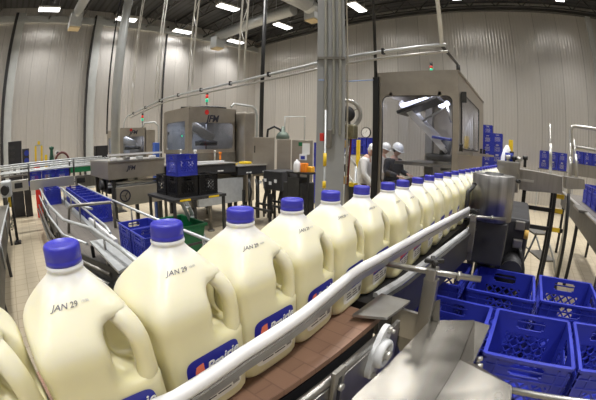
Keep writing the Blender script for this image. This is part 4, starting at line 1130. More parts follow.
m = MB(); b_ = ad((349, 165), 4.75); m.tube([q2-V((-.03, 0, .1)), ad((351, 140), 4.75), b_, ad((347, 185), 4.75)], .014, 8); m.build('red_hose', mat('dark_red_hose', (.16, .02, .02), .5), vl)
for k in range(6):
    c = ad((341+1.2*(k % 3), 120+12*k), 4.2); m = MB(); m.box(c.x-.03, c.x+.03, c.y-.03, c.y+.03, c.z-.05, c.z+.05, None, .01); m.cyl(c, (q.x, q.y+.05, c.z), .012, 8); m.build('pipe_fitting', [steel_bright, steel_dull, wood][k % 3], vl)
# stair with handrails behind
st = thing('stair_rail', 'pale sloping stair handrail between the column and the white coats', 'handrail', (-2.8, 5, 0))
for dz in (0, 22):
    a, b = ad((346, 152+dz*.9), 5.6), ad((356, 166+dz), 5.6); m = MB(); m.cyl(a, b, .020, 8); m.build('sloping_rail', white_paint, st)
a, b = ad((356, 166), 5.6), ad((346, 152), 5.6)
for e in (a, b): m = MB(); m.cyl((e.x, e.y, 0), e, .02, 8); m.build('post', galv, st)
m = MB(); c = ad((353, 184), 5.6); m.box(c.x-.06, c.x+.06, c.y-.06, c.y+.06, c.z-.04, c.z+.02); m.build('yellow_step', yellow, st)
m = MB(); m.box(c.x-.05, c.x+.05, c.y-.05, c.y+.05, 0, c.z-.04); m.build('step_stringer', steel_dark, st)
# wall clock and yellow post
q = ay((366, 132.5), WY-.03)
ck = thing('wall_clock', 'round white wall clock with grey rim above the crates', 'clock', (q.x, q.y, q.z))
Tk = M4.Translation(q) @ M4.Rotation(PI/2, 4, 'X')
m = MB(); m.lathe([(.245, -.03), (.25, .02), (.225, .04), (.215, .03)], (0, 0, 0), 32, None, Tk, True, False); m.build('rim', steel_dark, ck)
m = MB(); m.lathe([(.22, -.02), (.22, .02), (.001, .02)], (0, 0, 0), 32, None, Tk, False); fc = m.build('face', clock_face, ck)
m = MB()
for k in range(12): a_ = 2*PI*k/12; m = MB(); m.bar(Tk @ V((.175*math.cos(a_), .175*math.sin(a_), .023)), Tk @ V((.20*math.cos(a_), .20*math.sin(a_), .023)), .012, .004); m.build('hour_mark', ink, fc)
for L_, a_, w_ in ((.11, 60, .016), (.16, 200, .010)): m = MB(); m.bar(Tk @ V((0, 0, .026)), Tk @ V((L_*math.cos(rad(a_)), L_*math.sin(rad(a_)), .026)), w_, .004); m.build('clock_hand', ink, fc)
w = ad((358.5, 140), 9.2); tag(MB().box(w.x-.045, w.x+.045, w.y-.045, w.y+.045, 0, w.z, None, .01).build('safety_post', yellow), 'yellow safety post between the two crate racks', 'post')
w = ad((343, 140), 6.5); tag(MB().box(w.x-.02, w.x+.02, w.y-.02, w.y+.02, 0, w.z, None, .005).build('fire_post', red), 'thin red post just right of the grey column', 'post')

# ================================================================= LEFT SIDE: crate lanes
GL = 'blue crates on the left lane conveyor'
ln = thing('lane_conveyor', 'two lane crate conveyor with bent steel rails at left carrying blue crates', 'conveyor', (-4.5, .8, 0))
ZL = .67
MB().box(-7.2, -3.3, .42, .80, ZL-.03, ZL).build('belt', grey_slat, ln)['label'] = 'grey slatted belt'
m = MB(); m.prism([(-3.3, .42), (-2.1, .80), (-1.6, .80), (-1.6, 1.26), (-3.3, 1.26)], ZL-.03, ZL-.0002); m.build('belt', grey_slat, ln)
m = MB(); m.box(-7.2, -3.3, .86, 1.26, ZL-.03, ZL); m.build('belt', grey_slat, ln)
m = MB(); m.box(-7.2, -3.3, .80, .86, ZL-.05, ZL+.06); m.build('centre_divider', pale_paint, ln)
m = MB(); m.box(-4.2, -3.0, .86, .90, ZL, ZL+.10, None, .01); m.build('white_guide', white_plastic, ln)
m = MB(); m.box(-7.2, -3.3, .40, .418, ZL-.16, ZL+.02); m.build('side_frame', steel_dark, ln)
m = MB(); m.box(-7.2, -1.6, 1.262, 1.28, ZL-.16, ZL+.02); m.build('side_frame', steel_dark, ln)
m = MB(); a, b = V((-3.3, .40, 0)), V((-2.1, .78, 0)); m.bar(a+V((0, 0, ZL-.07)), b+V((0, 0, ZL-.07)), .018, .18); m.build('side_frame', steel_dark, ln)
def rail(pts, r=.017, mtl=galv, nm='side_rail', every=.7, z0=ZL-.1):
    P = [V(p) for p in pts]
    ro = MB().tube(P, r, 10).build(nm, mtl, ln)
    for a, b in zip(P, P[1:]):
        n = int((b-a).length/every)
        for k in range(n):
            q = a+(b-a)*((k+.5)/max(1, n)); m = MB(); m.cyl((q.x, q.y, z0), q, .011, 6); m.build('rail_post', steel, ro)
rail([(-7.1, .36, .93), (-4.6, .36, .93), (-3.5, .42, .93), (-2.9, .62, .93), (-2.2, .66, .93), (-1.6, .66, .93)])
rail([(-7.1, .33, .80), (-4.6, .33, .80), (-3.4, .38, .80), (-2.9, .55, .80)], .014)
rail([(-6.6, .80, .95), (-4.9, .80, .95), (-4.1, .80, .93), (-3.9, .86, .93)])
rail([(-6.8, .85, .86), (-4.3, .85, .86), (-3.2, .84, .86), (-2.9, .80, .86)], .014)
rail([(-7.1, 1.28, .93), (-1.6, 1.28, .93)], .014)
# hoop bracket over the lane
m = MB(); a, b = ad((69, 234), 4.0), ad((69, 206), 4.0); c = ad((113, 202), 4.0); d = ad((115, 222), 4.0)
m.tube([(a.x, a.y, ZL), (b.x, b.y, b.z-.02), (b.x+.02, b.y+.03, b.z), (c.x-.02, c.y-.03, c.z), (c.x, c.y, c.z-.03), (d.x, d.y, ZL)], .020, 10); m.build('hoop_bracket', steel_dull, ln)
legs(ln, [(x, y) for x in (-6.9, -5.6, -4.3, -3.4) for y in (.42, 1.24)] + [(-1.8, .85), (-1.8, 1.24)], ZL-.05, .06, steel_dark)
for x in (-6.9, -5.6, -4.3): m = MB(); m.box(x-.02, x+.02, .42, 1.24, .25, .29); m.build('cross_rail', steel_dark, ln)
m = MB(); m.box(-2.9, -2.3, .50, .74, .25, .55, None, .02); m.cyl((-2.6, .4, .42), (-2.6, .5, .42), .1, 16); m.build('drive_motor', machine_dark, ln)
# chain tubes along the left frame
for k, (y_, z_) in enumerate(((.30, .62), (.27, .54), (.30, .46), (.33, .38))):
    m = MB(); m.tube([(-7.0, y_, z_), (-4.4, y_, z_), (-3.4, y_+.06, z_), (-2.5, y_+.34, z_)], .018, 8); m.build('frame_tube', [steel_dull, steel, steel_dark, galv][k], ln)
# crates
x = -6.42
for k in range(7):
    crate(x+.338*k, 1.065, ZL+.0005, 'blue milk crate in the long left lane row, %s from its near end' % ORD[6-k], GL)
crate(-2.715, 1.045, ZL+.0005, 'open blue milk crate at left near the green bin, farther of two', GL)
crate(-2.375, 1.045, ZL+.0005, 'open blue milk crate just behind the second jug cap, nearer of two', GL)
crate(-6.55, .605, ZL+.0005, 'single blue milk crate far down the other left lane', GL)
crate(-6.90, .605, ZL+.0005, 'blue milk crate at the very end of the other left lane', GL)
# steel tray at the bend
tp_ = [az(p, .80) for p in ((90, 243), (110, 240), (141, 262), (119, 274))]
t = thing('drip_tray', 'flat stainless tray at the bend of the left lane behind the nearest jug', 'tray', (tp_[0].x, tp_[0].y, 0))
MB().sheet(tp_[::-1], -.02).build('tray_plate', galv, t)
legs(t, [(q.x*.94+.06*(-2.45), q.y*.9+.1*.68) for q in tp_], .78, .03, black)

# bridge conveyor across the end of the lanes
br_ = thing('bridge_conveyor', 'steel bridge conveyor with black handle recesses crossing the far left', 'conveyor', (-7.3, .4, 0))
for y0, y1, z0, z1 in ((-1.2, .10, .92, 1.15), (.13, 1.22, .90, 1.11), (1.24, 2.1, .84, 1.10)):
    m = MB(); m.box(-7.30, -7.26, y0, y1, z0, z1, None, .006); m.build('side_panel', steel_bright if y0 < 1 else steel, br_)
for y_, z_ in ((-.15, 1.04), (1.38, .99), (-.85, 1.06)):
    m = MB(); m.box(-7.262, -7.252, y_-.10, y_+.10, z_-.055, z_+.055, None, .01); m.build('handle_recess', black, br_)
m = MB(); m.box(-7.9, -7.30, -1.2, 2.1, .955, .985); m.build('belt', grey_slat, br_)
for z_, x in ((1.30, -7.27), (1.42, -7.27), (1.30, -7.93), (1.45, -7.93)):
    m = MB(); m.cyl((x, -1.2, z_), (x, 2.1, z_), .020, 8); m.build('side_rail', pale_paint, br_)
for y_ in (-1.1, .12, 1.22, 2.0):
    for x in (-7.27, -7.93): m = MB(); m.cyl((x, y_, 0 if y_ in (-1.1, 2.0) else 1.1), (x, y_, 1.46), .025, 8); m.build('post', steel_dark, br_)
for y_ in (.22, .57, .92):
    crate(-7.6, y_+.05, .9855, 'blue milk crate on the bridge conveyor, %s from the left' % ORD[[.22, .57, .92].index(y_)], 'crates on the bridge conveyor')
# main accumulating beam with lettering
ab = thing('accumulation_conveyor', 'long tan steel box conveyor with small black letters left of the black crates', 'conveyor', (-5.8, 2.2, 0))
m = MB(); m.box(-6.6, -5.2, 1.48, 2.56, 1.12, 1.40, None, .008); m.build('box_frame', steel_tan, ab)
m = MB(); m.box(-6.62, -5.18, 1.47, 2.56, 1.40, 1.425); m.build('top_plate', steel_bright, ab)
m = MB(); q = ax((131, 168), -5.2); m.text('JFM', .10, TX((-5.196, q.y, q.z-.03)), ink, .002, .25, bold=.003); m.build('logo', ink, ab)
m = MB(); m.box(-5.4, -5.24, 1.62, 2.5, .66, .98, None, .01); eb = m.build('motor_box', steel_tan, ab)
q = ax((125, 192), -5.235); 
Te = M4.Translation((-5.236, q.y, .83)) @ M4.Rotation(PI/2, 4, 'Y')
m = MB(); m.lathe([(.105, 0), (.105, .006), (.080, .006), (.080, 0)], (0, 0, 0), 28, None, Te, False, False)
for a_ in (20, 140, 260): m.bar(Te @ V((0, 0, .004)), Te @ V((.07*math.cos(rad(a_)), .07*math.sin(rad(a_)), .004)), .03, .006)
m.build('round_emblem', ink, eb)
for z_ in (1.05, 1.0): m = MB(); m.cyl((-5.3, 1.5, z_), (-5.3, 2.5, z_), .022, 8); m.build('cross_tube', [steel_bright, galv][z_ < 1.03], ab)
m = MB(); m.box(-5.9, -5.5, 1.55, 1.95, .85, 1.12, None, .02); m.cyl((-5.7, 1.45, 1.0), (-5.7, 1.6, 1.0), .09, 18); m.build('drive_motor', machine_dark, ab)
legs(ab, [(-6.5, 1.6), (-5.3, 1.6), (-6.5, 2.48), (-5.3, 2.48)], 1.12, .07, steel_dark)
for k in range(4):
    m = MB(); y_ = 1.55+.25*k; m.box(-5.35, -5.22, y_, y_+.10, 1.425, 1.475, None, .01); m.build('guide_block', [white_plastic, steel, galv][k % 3], ab)
m = MB(); m.box(-5.30, -5.27, 1.5, 2.54, 1.50, 1.53); m.build('guide_rail', white_plastic, ab)
# black crates with a blue crate on top, on a dark stand
sd = thing('crate_stand', 'dark low stand with thin legs under the black crates', 'stand', (-3.75, 1.9, 0))
cS = ad((177, 177), 4.2)
xb, yb2 = cS.x-.02, cS.y-.02
ZS = .945
m = MB(); m.box(xb-.72, xb+.12, yb2-.10, yb2+.75, ZS-.035, ZS); m.build('stand_top', machine_dark, sd)
legs(sd, [(xb-.69, yb2-.07), (xb+.09, yb2-.07), (xb-.69, yb2+.72), (xb+.09, yb2+.72)], ZS-.035, .035, steel_dark)
m = MB(); m.box(xb-.69, xb+.09, yb2-.08, yb2-.06, .3, .33); m.box(xb+.08, xb+.10, yb2-.07, yb2+.72, .3, .33); m.build('cross_rail', steel_dark, sd)
m = MB(); m.box(xb+.12, xb+.125, yb2-.0, yb2+.16, ZS-.03, ZS-.005); m.build('yellow_sticker', yellow, sd)
m = MB(); m.box(xb+.12, xb+.125, yb2+.45, yb2+.62, ZS-.03, ZS-.005); m.build('yellow_sticker', yellow, sd)
BC = CRATE.copy(); BC.data = CRATE.data.copy(); BC.data.materials.clear(); BC.data.materials.append(crate_black)
BC.name = 'black_crate'; COL.objects.link(BC); OBJS.append(BC)
crn = V((cS.x, cS.y, 0))
BC.location = (crn.x-.165, crn.y+.165, ZS+.0005); BC.rotation_euler = (0, 0, 0); tag(BC, 'black milk crate directly under the lone blue crate', 'crate', 'black crates on the stand')
for dx, dy, lb in ((-.165, .50, 'black milk crate right of the one under the blue crate'), (-.505, .165, 'black milk crate behind the one under the blue crate')):
    o = BC.copy(); COL.objects.link(o); OBJS.append(o); o.location = (crn.x+dx, crn.y+dy, ZS+.0005); o['label'] = lb
crate(crn.x-.165, crn.y+.165, ZS+.281, 'lone blue milk crate on top of the black crates', 'blue crate on the black crates')
OBJS[-1].rotation_euler = (0, 0, 0)
# green bin
g = thing('green_bin', 'dark green plastic bin on the floor behind the second jug', 'bin', (-4.2, 2.3, 0))
gc = [az(p, .50) for p in ((156, 220), (172, 215.5), (201, 223))]
g0 = gc[0]
m = MB()
bx0, bx1, by0, by1 = -4.75, -3.95, 2.05, 2.52
c = az((178, 221), .5); bx0, bx1, by0, by1 = c.x-.36, c.x+.36, c.y-.26, c.y+.26
def ring(z, e): return [(bx0-e, by0-e, z), (bx1+e, by0-e, z), (bx1+e, by1+e, z), (bx0-e, by1+e, z)]
R_ = ring(0, -.06)+ring(.46, 0)+ring(.46, .03)+ring(.50, .03)+ring(.50, -.005)+ring(.02, -.065)
fs = [(0, 3, 2, 1), (20, 21, 22, 23)]
for a_ in range(5): fs += [(4*a_+k, 4*a_+(k+1) % 4, 4*a_+4+(k+1) % 4, 4*a_+4+k) for k in range(4)]
m.faces_from(R_, fs); m.build('bin_shell', green, g)
m = MB(); m.box(bx1+.028, bx1+.05, by0+.1, by1-.1, .40, .46, None, .008); m.build('handle', green, g)
# step frame leaning under the stand
lf = thing('wheel_step', 'small grey slotted metal step beside the table legs', 'step', (-4.3, 2.7, 0))
q = ad((196, 200), 5.2); m = MB(); m.bar((q.x-.15, q.y-.12, .75), (q.x+.12, q.y+.12, .02), .03, .05); m.bar((q.x-.02, q.y-.27, .75), (q.x+.25, q.y-.03, .02), .03, .05); m.build('side_rail', galv, lf)
for k in range(4): t_ = .15+.22*k; m = MB(); m.bar((q.x-.15+.27*t_, q.y-.12+.24*t_, .75-.73*t_), (q.x-.02+.27*t_, q.y-.27+.24*t_, .75-.73*t_), .08, .015); m.build('tread', galv, lf)

# left edge machine side and stand with cables
sm = thing('side_table', 'long low dark sided conveyor running along the left edge of the frame', 'conveyor', (-4, -.6, 0))
m = MB(); m.box(-6.8, -1.2, -1.1, -.42, .70, .74); m.build('top', steel_dull, sm)
m = MB(); m.box(-6.8, -1.2, -.42, -.40, .48, .755); m.build('side_frame', steel_dark, sm)
m = MB(); m.cyl((-6.8, -.39, .80), (-1.2, -.39, .80), .016, 8); m.build('side_rail', galv, sm)
for x in (-6.4, -5, -3.6, -2.2): m = MB(); m.cyl((x, -.39, .5), (x, -.39, .80), .01, 6); m.build('rail_post', galv, sm)
legs(sm, [(x, y) for x in (-6.6, -4.8, -3, -1.4) for y in (-1.05, -.46)], .70, .05, steel_dark)
f_ = az((18, 243), 0)
ct = thing('cable_stand', 'black stand with hanging cables and grey control box at far left', 'stand', (f_.x, f_.y, 0))
dF = math.hypot(f_.x, f_.y)
top = ad((12, 192), dF); mid = ad((15, 215), dF)
m = MB(); m.tube([(f_.x, f_.y, .03), (f_.x, f_.y, 1.0)], .035, 10); m.build('post', black, ct)
m = MB(); m.box(f_.x-.12, f_.x+.12, f_.y-.08, f_.y+.08, 0, .03); m.bar((f_.x-.12, f_.y, .04), (f_.x+.15, f_.y+.02, .04), .05, .05); m.build('foot', black, ct)
q = ad((7, 188), dF-.2); m = MB(); m.box(q.x-.16, q.x+.16, q.y-.13, q.y+.1, .93, 1.22, None, .03); m.build('control_box', galv, ct)
m = MB(); m.cyl((q.x+.05, q.y-.0, 1.08), (q.x+.22, q.y-.05, 1.06), .09, 16); m.build('motor', black, ct)
q = ad((10, 205), dF-.1); m = MB(); m.box(q.x-.03, q.x+.04, q.y-.03, q.y+.03, .72, .92, None, .01); m.build('yellow_tag', yellow, ct)
for k in range(3):
    pts = bez([(f_.x-.03*k, f_.y-.05, 1.0), (f_.x-.15-.06*k, f_.y-.12, .75), (f_.x-.22-.03*k, f_.y-.14, .45), (f_.x-.1, f_.y-.1, .25+.05*k), (f_.x-.02, f_.y-.04, .35+.1*k)], 5)
    m = MB(); m.tube(pts, .010, 6); m.build('cable', [black, dark_green, steel_dark][k], ct)

# far left background
def blk(nm, cat, p0, p1, X, dep, mtl, label, z0=0.):
    a, b = ax(p0, X), ax(p1, X)
    t = thing(nm, label, cat, ((X-dep/2), (a.y+b.y)/2, 0))
    MB().box(X-dep, X, a.y, b.y, max(z0, .0), a.z, None, .01).build('body', mtl, t)
    return t, a, b
t, a, b = blk('server_rack', 'cabinet', (8, 142), (21.5, 142), -9.6, .5, machine_dark, 'tall black cabinet at far left by the wall')
for k in range(3): m = MB(); m.box(-9.599, -9.59, a.y+.04, a.y+.2, a.z-.2-.16*k, a.z-.12-.16*k); m.build('front_slot', steel_dark, t)
t, a, b = blk('speaker_cabinet', 'cabinet', (22, 149), (29, 149), -9.4, .4, machine_dark, 'lower black cabinet with two round blue panels at far left')
for k in range(2): m = MB(); m.cyl((-9.40, (a.y+b.y)/2+.03, a.z-.12-.20*k), (-9.385, (a.y+b.y)/2+.03, a.z-.12-.20*k), .075, 20); m.build('blue_panel', screen_blue, t)
t, a, b = blk('dark_cabinet', 'cabinet', (0, 143), (2.5, 143), -9.4, .4, machine_dark, 'dark cabinet cut off at the left picture edge')
m = MB(); m.box(-9.398, -9.39, a.y+.05, b.y-.05, 1.5, 1.8); m.build('door_panel', steel_dark, t)
# yellow framed guard
a, b = ax((35.5, 145), -9.2), ax((41.5, 145), -9.2)
t = thing('guard_frame', 'clear guard frame with yellow edges and yellow top sign at far left', 'guard', (-9.2, a.y, 0))
for y_ in (a.y, b.y): m = MB(); m.box(-9.22, -9.18, y_-.02, y_+.02, 0, a.z); m.box(-9.179, -9.17, y_+.02, y_+.06, 1.35, a.z-.05, yellow) if False else None; m.build('post', pale_paint, t); m = MB(); m.box(-9.178, -9.165, y_-.03, y_+.03, 1.35, a.z-.03); m.build('yellow_edge', yellow, t)
m = MB(); m.box(-9.22, -9.18, a.y, b.y, a.z-.04, a.z); m.build('top_bar', pale_paint, t)
m = MB(); m.box(-9.19, -9.17, a.y-.02+.08, b.y-.05, a.z+.0, a.z+.09); m.build('yellow_sign', yellow, t)
m = MB(); q = ax((46, 157), -9.2); m.box(-9.22, -9.18, q.y-.04, q.y+.04, 0, q.z+.06); m.build('yellow_post', yellow, t)
q = ax((51.5, 147), -9.3)
t = thing('green_valve', 'dark green tall valve with narrow top at far left', 'valve', (-9.3, q.y, 0))
MB().lathe([(.09, 0), (.09, 1.4), (.07, 1.48), (.05, 1.62), (.045, q.z-.08), (.075, q.z-.05), (.075, q.z), (.001, q.z+.02)], (-9.3, q.y, 0), 16).build('body', dark_green, t)
m = MB(); m.box(-9.42, -9.18, q.y-.02, q.y+.02, 1.52, 1.56); m.build('handle', black, t)
q = ax((37, 165), -9.0); tag(MB().box(-9.1, -8.98, q.y-.09, q.y+.09, 0, q.z+.06, None, .02).build('red_box', red), 'small red box under the yellow guard frame', 'box')
q = ax((57, 153), WX+.0); t = thing('wall_sounder', 'small round white sounder on the left wall beside green valve', 'sounder', (WX, q.y, q.z)); m = MB(); m.cyl((WX, q.y, q.z), (WX+.10, q.y, q.z), .11, 16); m.build('body', white_plastic, t); m = MB(); m.cyl((WX+.10, q.y+.02, q.z-.01), (WX+.13, q.y+.02, q.z-.01), .07, 14); m.build('lens', steel_dark, t)
q = ax((62, 157), -9.7); m = MB(); pts = [(-9.7, q.y+.22*math.cos(a_), 1.36+.26*math.sin(a_)) for a_ in [PI*k/10 for k in range(11)]]
pts = [(-9.7, pts[0][1], 0)] + pts + [(-9.7, pts[-1][1], 0)]
tag(MB().tube(pts, .035, 8).build('hose_arch', mat('maroon_hose', (.10, .02, .02), .5)), 'dark red hose arch behind the small bottle row', 'hose')
# distant infeed conveyor with empty bottles
ic = thing('infeed_conveyor', 'distant narrow conveyor carrying a row of small white bottles', 'conveyor', (-9.0, 1.5, 0))
ZI = 1.17
m = MB(); m.box(-9.12, -8.88, -.7, 2.75, ZI-.04, ZI); m.build('chain', steel_dull, ic)
m = MB(); m.box(-8.87, -8.85, .75, 2.75, ZI-.10, ZI+.08); m.build('side_plate', green, ic)
m = MB(); m.cyl((-8.86, -.7, ZI+.16), (-8.86, 2.75, ZI+.16), .016, 8); m.build('guide_rail', pale_paint, ic)
legs(ic, [(-9.0, y_) for y_ in (-.6, .6, 1.7, 2.7)], ZI-.04, .05, steel_dark)
et = thing('empty_bottle', 'x', 'bottle', (0, 0, 0), 0, 'white bottles on the distant conveyor')
eb_ = MB().lathe([(.05, 0), (.058, .012), (.06, .03), (.06, .15), (.05, .19), (.03, .215), (.022, .225), (.022, .24)], (0, 0, 0), 16); eb_.build('bottle_body', white_plastic, et, True)
MB().lathe([(.028, .235), (.028, .262), (.001, .263)], (0, 0, 0), 14).build('cap', white_paint, et, True)
ys_ = [-.38, -.17] + [.86+.13*k for k in range(14)]
for k, y_ in enumerate(ys_):
    lb = ('white bottle alone at far left, %s from the left' % ORD[k]) if k < 2 else 'small white bottle, %s from left in the distant row' % ORD[k-2]
    if k == 0: et.location = (-9.0, y_, ZI+.0005); et['label'] = lb
    else: dup(et, (-9.0, y_, ZI+.0005), 0, lb)
t, a, b = blk('monitor_box', 'monitor', (95.5, 146), (108, 146), -8.9, .25, black, 'black monitor box on a post left of the small machine', 1.38)
m = MB(); m.cyl((-9.02, (a.y+b.y)/2, 0), (-9.02, (a.y+b.y)/2, 1.39), .03, 10); m.build('post', steel_dark, t)
m = MB(); m.box(-8.899, -8.89, a.y+.03, b.y-.03, 1.43, a.z-.03); m.build('screen', machine_dark, t)
# small machine A
q0 = ax((121, 128), -9.5); q1 = ax((146, 128), -9.5); q2 = ay((108, 130), q0.y)
fa_ = cabinet('filling_machine', 'small far steel machine cabinet with black letters and red dot', q2.x, -9.5, q0.y, q0.y+.86, 1.40, 2.20, (.08, .80, .06, .56), (.15, 1.2, .06, .58), ('JFM', q0.y+.42, 2.03), .17, (q0.y+.34, 2.16), True, 40)
q = ax((145, 134), -9.4); t = thing('tube_frame', 'pale bent tube frame right of the small far machine', 'frame', (-9.4, q.y, 0))
m = MB(); a = ax((137, 122), -9.3); b = ax((141, 120), -9.3); m.tube([(-9.45, q.y-.05, 2.25), (-9.4, q.y-.02, 2.36), (-9.35, q.y+.3, 2.38), (-9.35, q.y+.45, 2.25), (-9.35, q.y+.45, 0)], .03, 8); m.build('tube', pale_paint, t)
m = MB(); m.box(-9.9, -9.5, q.y+.05, q.y+.40, 0, 2.15); m.build('tan_panel', steel_tan, t)
for p, zt, nm in (((142.5, 117), 0, 'above the small far machine'), ((207, 97), 1, 'above the middle machine')):
    q = ad(p, 10.4 if zt == 0 else 7.6); t = thing('signal_light', 'small red and green signal light on a pole %s' % nm, 'signal light', (q.x, q.y, 0))
    m = MB(); m.cyl((q.x, q.y, 0), (q.x, q.y, q.z-.12), .015, 8); m.build('pole', steel_dark, t)
    m = MB(); m.cyl((q.x, q.y, q.z-.12), (q.x, q.y, q.z-.04), .035, 12); m.build('green_lens', green_glow, t)
    m = MB(); m.cyl((q.x, q.y, q.z-.04), (q.x, q.y, q.z+.05), .035, 12); m.build('red_lens', red_glow, t)
    m = MB(); m.cyl((q.x, q.y, q.z+.05), (q.x, q.y, q.z+.12), .03, 12); m.build('cap', black, t)
q = ad((156, 146), 7.0); tag(MB().box(q.x-.06, q.x+.06, q.y-.06, q.y+.06, 0, q.z+.07, None, .01).build('blue_post', mat('blue_paint', (.05, .12, .45), .5)), 'small blue topped post left of the middle machine', 'post')

# ================================================================= PEOPLE
def skinned(joints, edges, rads, mtl, name, parent, lvl=2, extra=None):
    me = bpy.data.meshes.new(name); me.from_pydata(joints, edges, []); o = bpy.data.objects.new(name, me); COL.objects.link(o)
    me.materials.append(mtl)
    md = o.modifiers.new('skin', 'SKIN'); md.use_smooth_shade = True
    for i, r in enumerate(rads):
        sv = me.skin_vertices[0].data[i]; sv.radius = r if isinstance(r, tuple) else (r, r); sv.use_root = (i == 0)
    sb = o.modifiers.new('sub', 'SUBSURF'); sb.levels = lvl; sb.render_levels = lvl
    dg = bpy.context.evaluated_depsgraph_get(); ev = o.evaluated_get(dg); nm = bpy.data.meshes.new_from_object(ev)
    o.modifiers.clear(); o.data = nm; bpy.data.meshes.remove(me)
    if extra is not None:
        bm = bmesh.new(); bm.from_mesh(nm); extra(bm); bm.to_mesh(nm); bm.free()
    if not nm.materials: nm.materials.append(mtl)
    for p in nm.polygons: p.use_smooth = True
    if parent is not None: o.parent = parent
    o['_o'] = (0, 0, 0); OBJS.append(o)
    return o
def person(label, loc, rz, lean, coat_m, arm_r, arm_l, headpitch, hat, coat_len=.62, dark_head=False):
    """figure faces +Y in its own space; lean = forward bend of the trunk (rad)"""
    t = thing('person', label, 'person', loc, rz)
    P = V((0, 0, .93))
    def up(h, fwd=0, side=0, ln=lean):
        return V((side, math.sin(ln)*h + math.cos(ln)*fwd, .93 + math.cos(ln)*h - math.sin(ln)*fwd))
    chest = up(.30); neckb = up(.50); neck = up(.57, .015)
    hp = lean + headpitch
    head = neck + V((0, math.sin(hp)*.11, math.cos(hp)*.11)); crown = neck + V((0, math.sin(hp)*.19, math.cos(hp)*.19))
    J = [P, up(.15), chest, up(.44), neckb, neck]; E = [(0, 1), (1, 2), (2, 3), (3, 4), (4, 5)]; Rr = [(.15, .11), (.135, .10), (.15, .11), (.13, .09), (.065, .065), (.052, .055)]
    ends = {}
    for s, arm in ((1, arm_r), (-1, arm_l)):
        sh = up(.44, 0, .175*s); el, wr = V(arm[0]), V(arm[1]); i = len(J)
        el = V((el.x*s, el.y, el.z)); wr = V((wr.x*s, wr.y, wr.z))
        J += [sh, (sh+el)/2, el, (el+wr)/2, wr]; E += [(3, i), (i, i+1), (i+1, i+2), (i+2, i+3), (i+3, i+4)]; Rr += [.062, .052, .043, .040, .030]; ends[s] = (el, wr)
    for s in (1, -1):
        i = len(J); hip = V((.095*s, 0, .86)); kn = V((.11*s, .03, .48)); an = V((.115*s, -.02, .09)); J += [hip, (hip+kn)/2, kn, kn*.5+an*.5, an, V((.12*s, .06, .045)), V((.125*s, .16, .035))]
        E += [(0, i), (i, i+1), (i+1, i+2), (i+2, i+3), (i+3, i+4), (i+4, i+5), (i+5, i+6)]; Rr += [.095, .085, .062, .056, .042, .045, .035]
    def head_geo(bm):
        M = M4.Translation(head) @ M4.Rotation(-hp, 4, 'X')
        n0 = len(bm.verts)
        r = bmesh.ops.create_uvsphere(bm, u_segments=24, v_segments=18, radius=.1)
        for v in r['verts']:
            c = v.co; c.x *= .74; c.z *= 1.18; c.y *= .95
            if c.z < -.02: k = (-.02-c.z)/.1; c.x *= 1-.35*k; c.y = c.y*(1-.15*k) + .012*k
            d = (c.x/.014)**2 + ((c.z+.012)/.022)**2
            if c.y > 0: c.y += .026*math.exp(-d)                      # nose
            for sx in (-1, 1):
                e = ((c.x-sx*.031)/.015)**2 + ((c.z-.012)/.012)**2
                if c.y > 0: c.y -= .009*math.exp(-e)                  # eye sockets
            e = (c.x/.024)**2 + ((c.z+.052)/.008)**2
            if c.y > 0: c.y += .005*math.exp(-e)                      # lips
            for sx in (-1, 1):
                e = ((c.y+.005)/.018)**2 + ((c.z+.005)/.028)**2
                if c.x*sx > 0: c.x += sx*.012*math.exp(-e)            # ears
        bmesh.ops.transform(bm, matrix=M, verts=r['verts'])
        # hands: palm and five bent fingers
        for s in (1, -1):
            el, wr = ends[s]; d = (wr-el).normalized(); sd = d.cross(V((0, 0, 1)));
            if sd.length < .1: sd = V((0, 1, 0))
            sd.normalize(); nn = sd.cross(d).normalized()
            mb = MB(); mb.bm.free(); mb.bm = bm; mb.mats = [skin]
            palm = wr + d*.05
            mb.tube([wr - d*.01, wr+d*.02, palm, wr+d*.09], .03, 10, None, True, [.024, .032, .038, .034], .5)
            for f, (o_, L_) in enumerate(((-.030, .062), (-.010, .074), (.010, .070), (.029, .055))):
                b0 = wr + d*.085 + sd*o_; mb.tube([b0, b0+d*L_*.5-nn*.006, b0+d*L_*.85-nn*.022, b0+d*L_-nn*.036], .009, 8, None, True, [.0095, .0088, .008, .006])
            b0 = wr + d*.03 - sd*.030; mb.tube([b0, b0-sd*.025+d*.025, b0-sd*.030+d*.055-nn*.008], .010, 8, None, True, [.012, .010, .007])
    body = skinned([tuple(v) for v in J], E, Rr, skin, 'body', t, 2, head_geo)
    # coat: torso, skirt and sleeves grown a little outside the body
    Jc = [up(-.10), up(.10), up(.28), up(.44), up(.50)]; Ec = [(0, 1), (1, 2), (2, 3), (3, 4)]; Rc = [(.205, .165), (.185, .15), (.19, .145), (.165, .115), (.075, .07)]
    for s, arm in ((1, arm_r), (-1, arm_l)):
        sh = up(.44, 0, .185*s); el, wr = ends[s]; i = len(Jc); Jc += [sh, (sh+el)/2, el, (el*.45+wr*.55), el*.06+wr*.94]; Ec += [(3, i), (i, i+1), (i+1, i+2), (i+2, i+3), (i+3, i+4)]; Rc += [.078, .072, .062, .056, .048]
    cm = skinned([tuple(v) for v in Jc], Ec, Rc, coat_m, 'coat', t, 2)
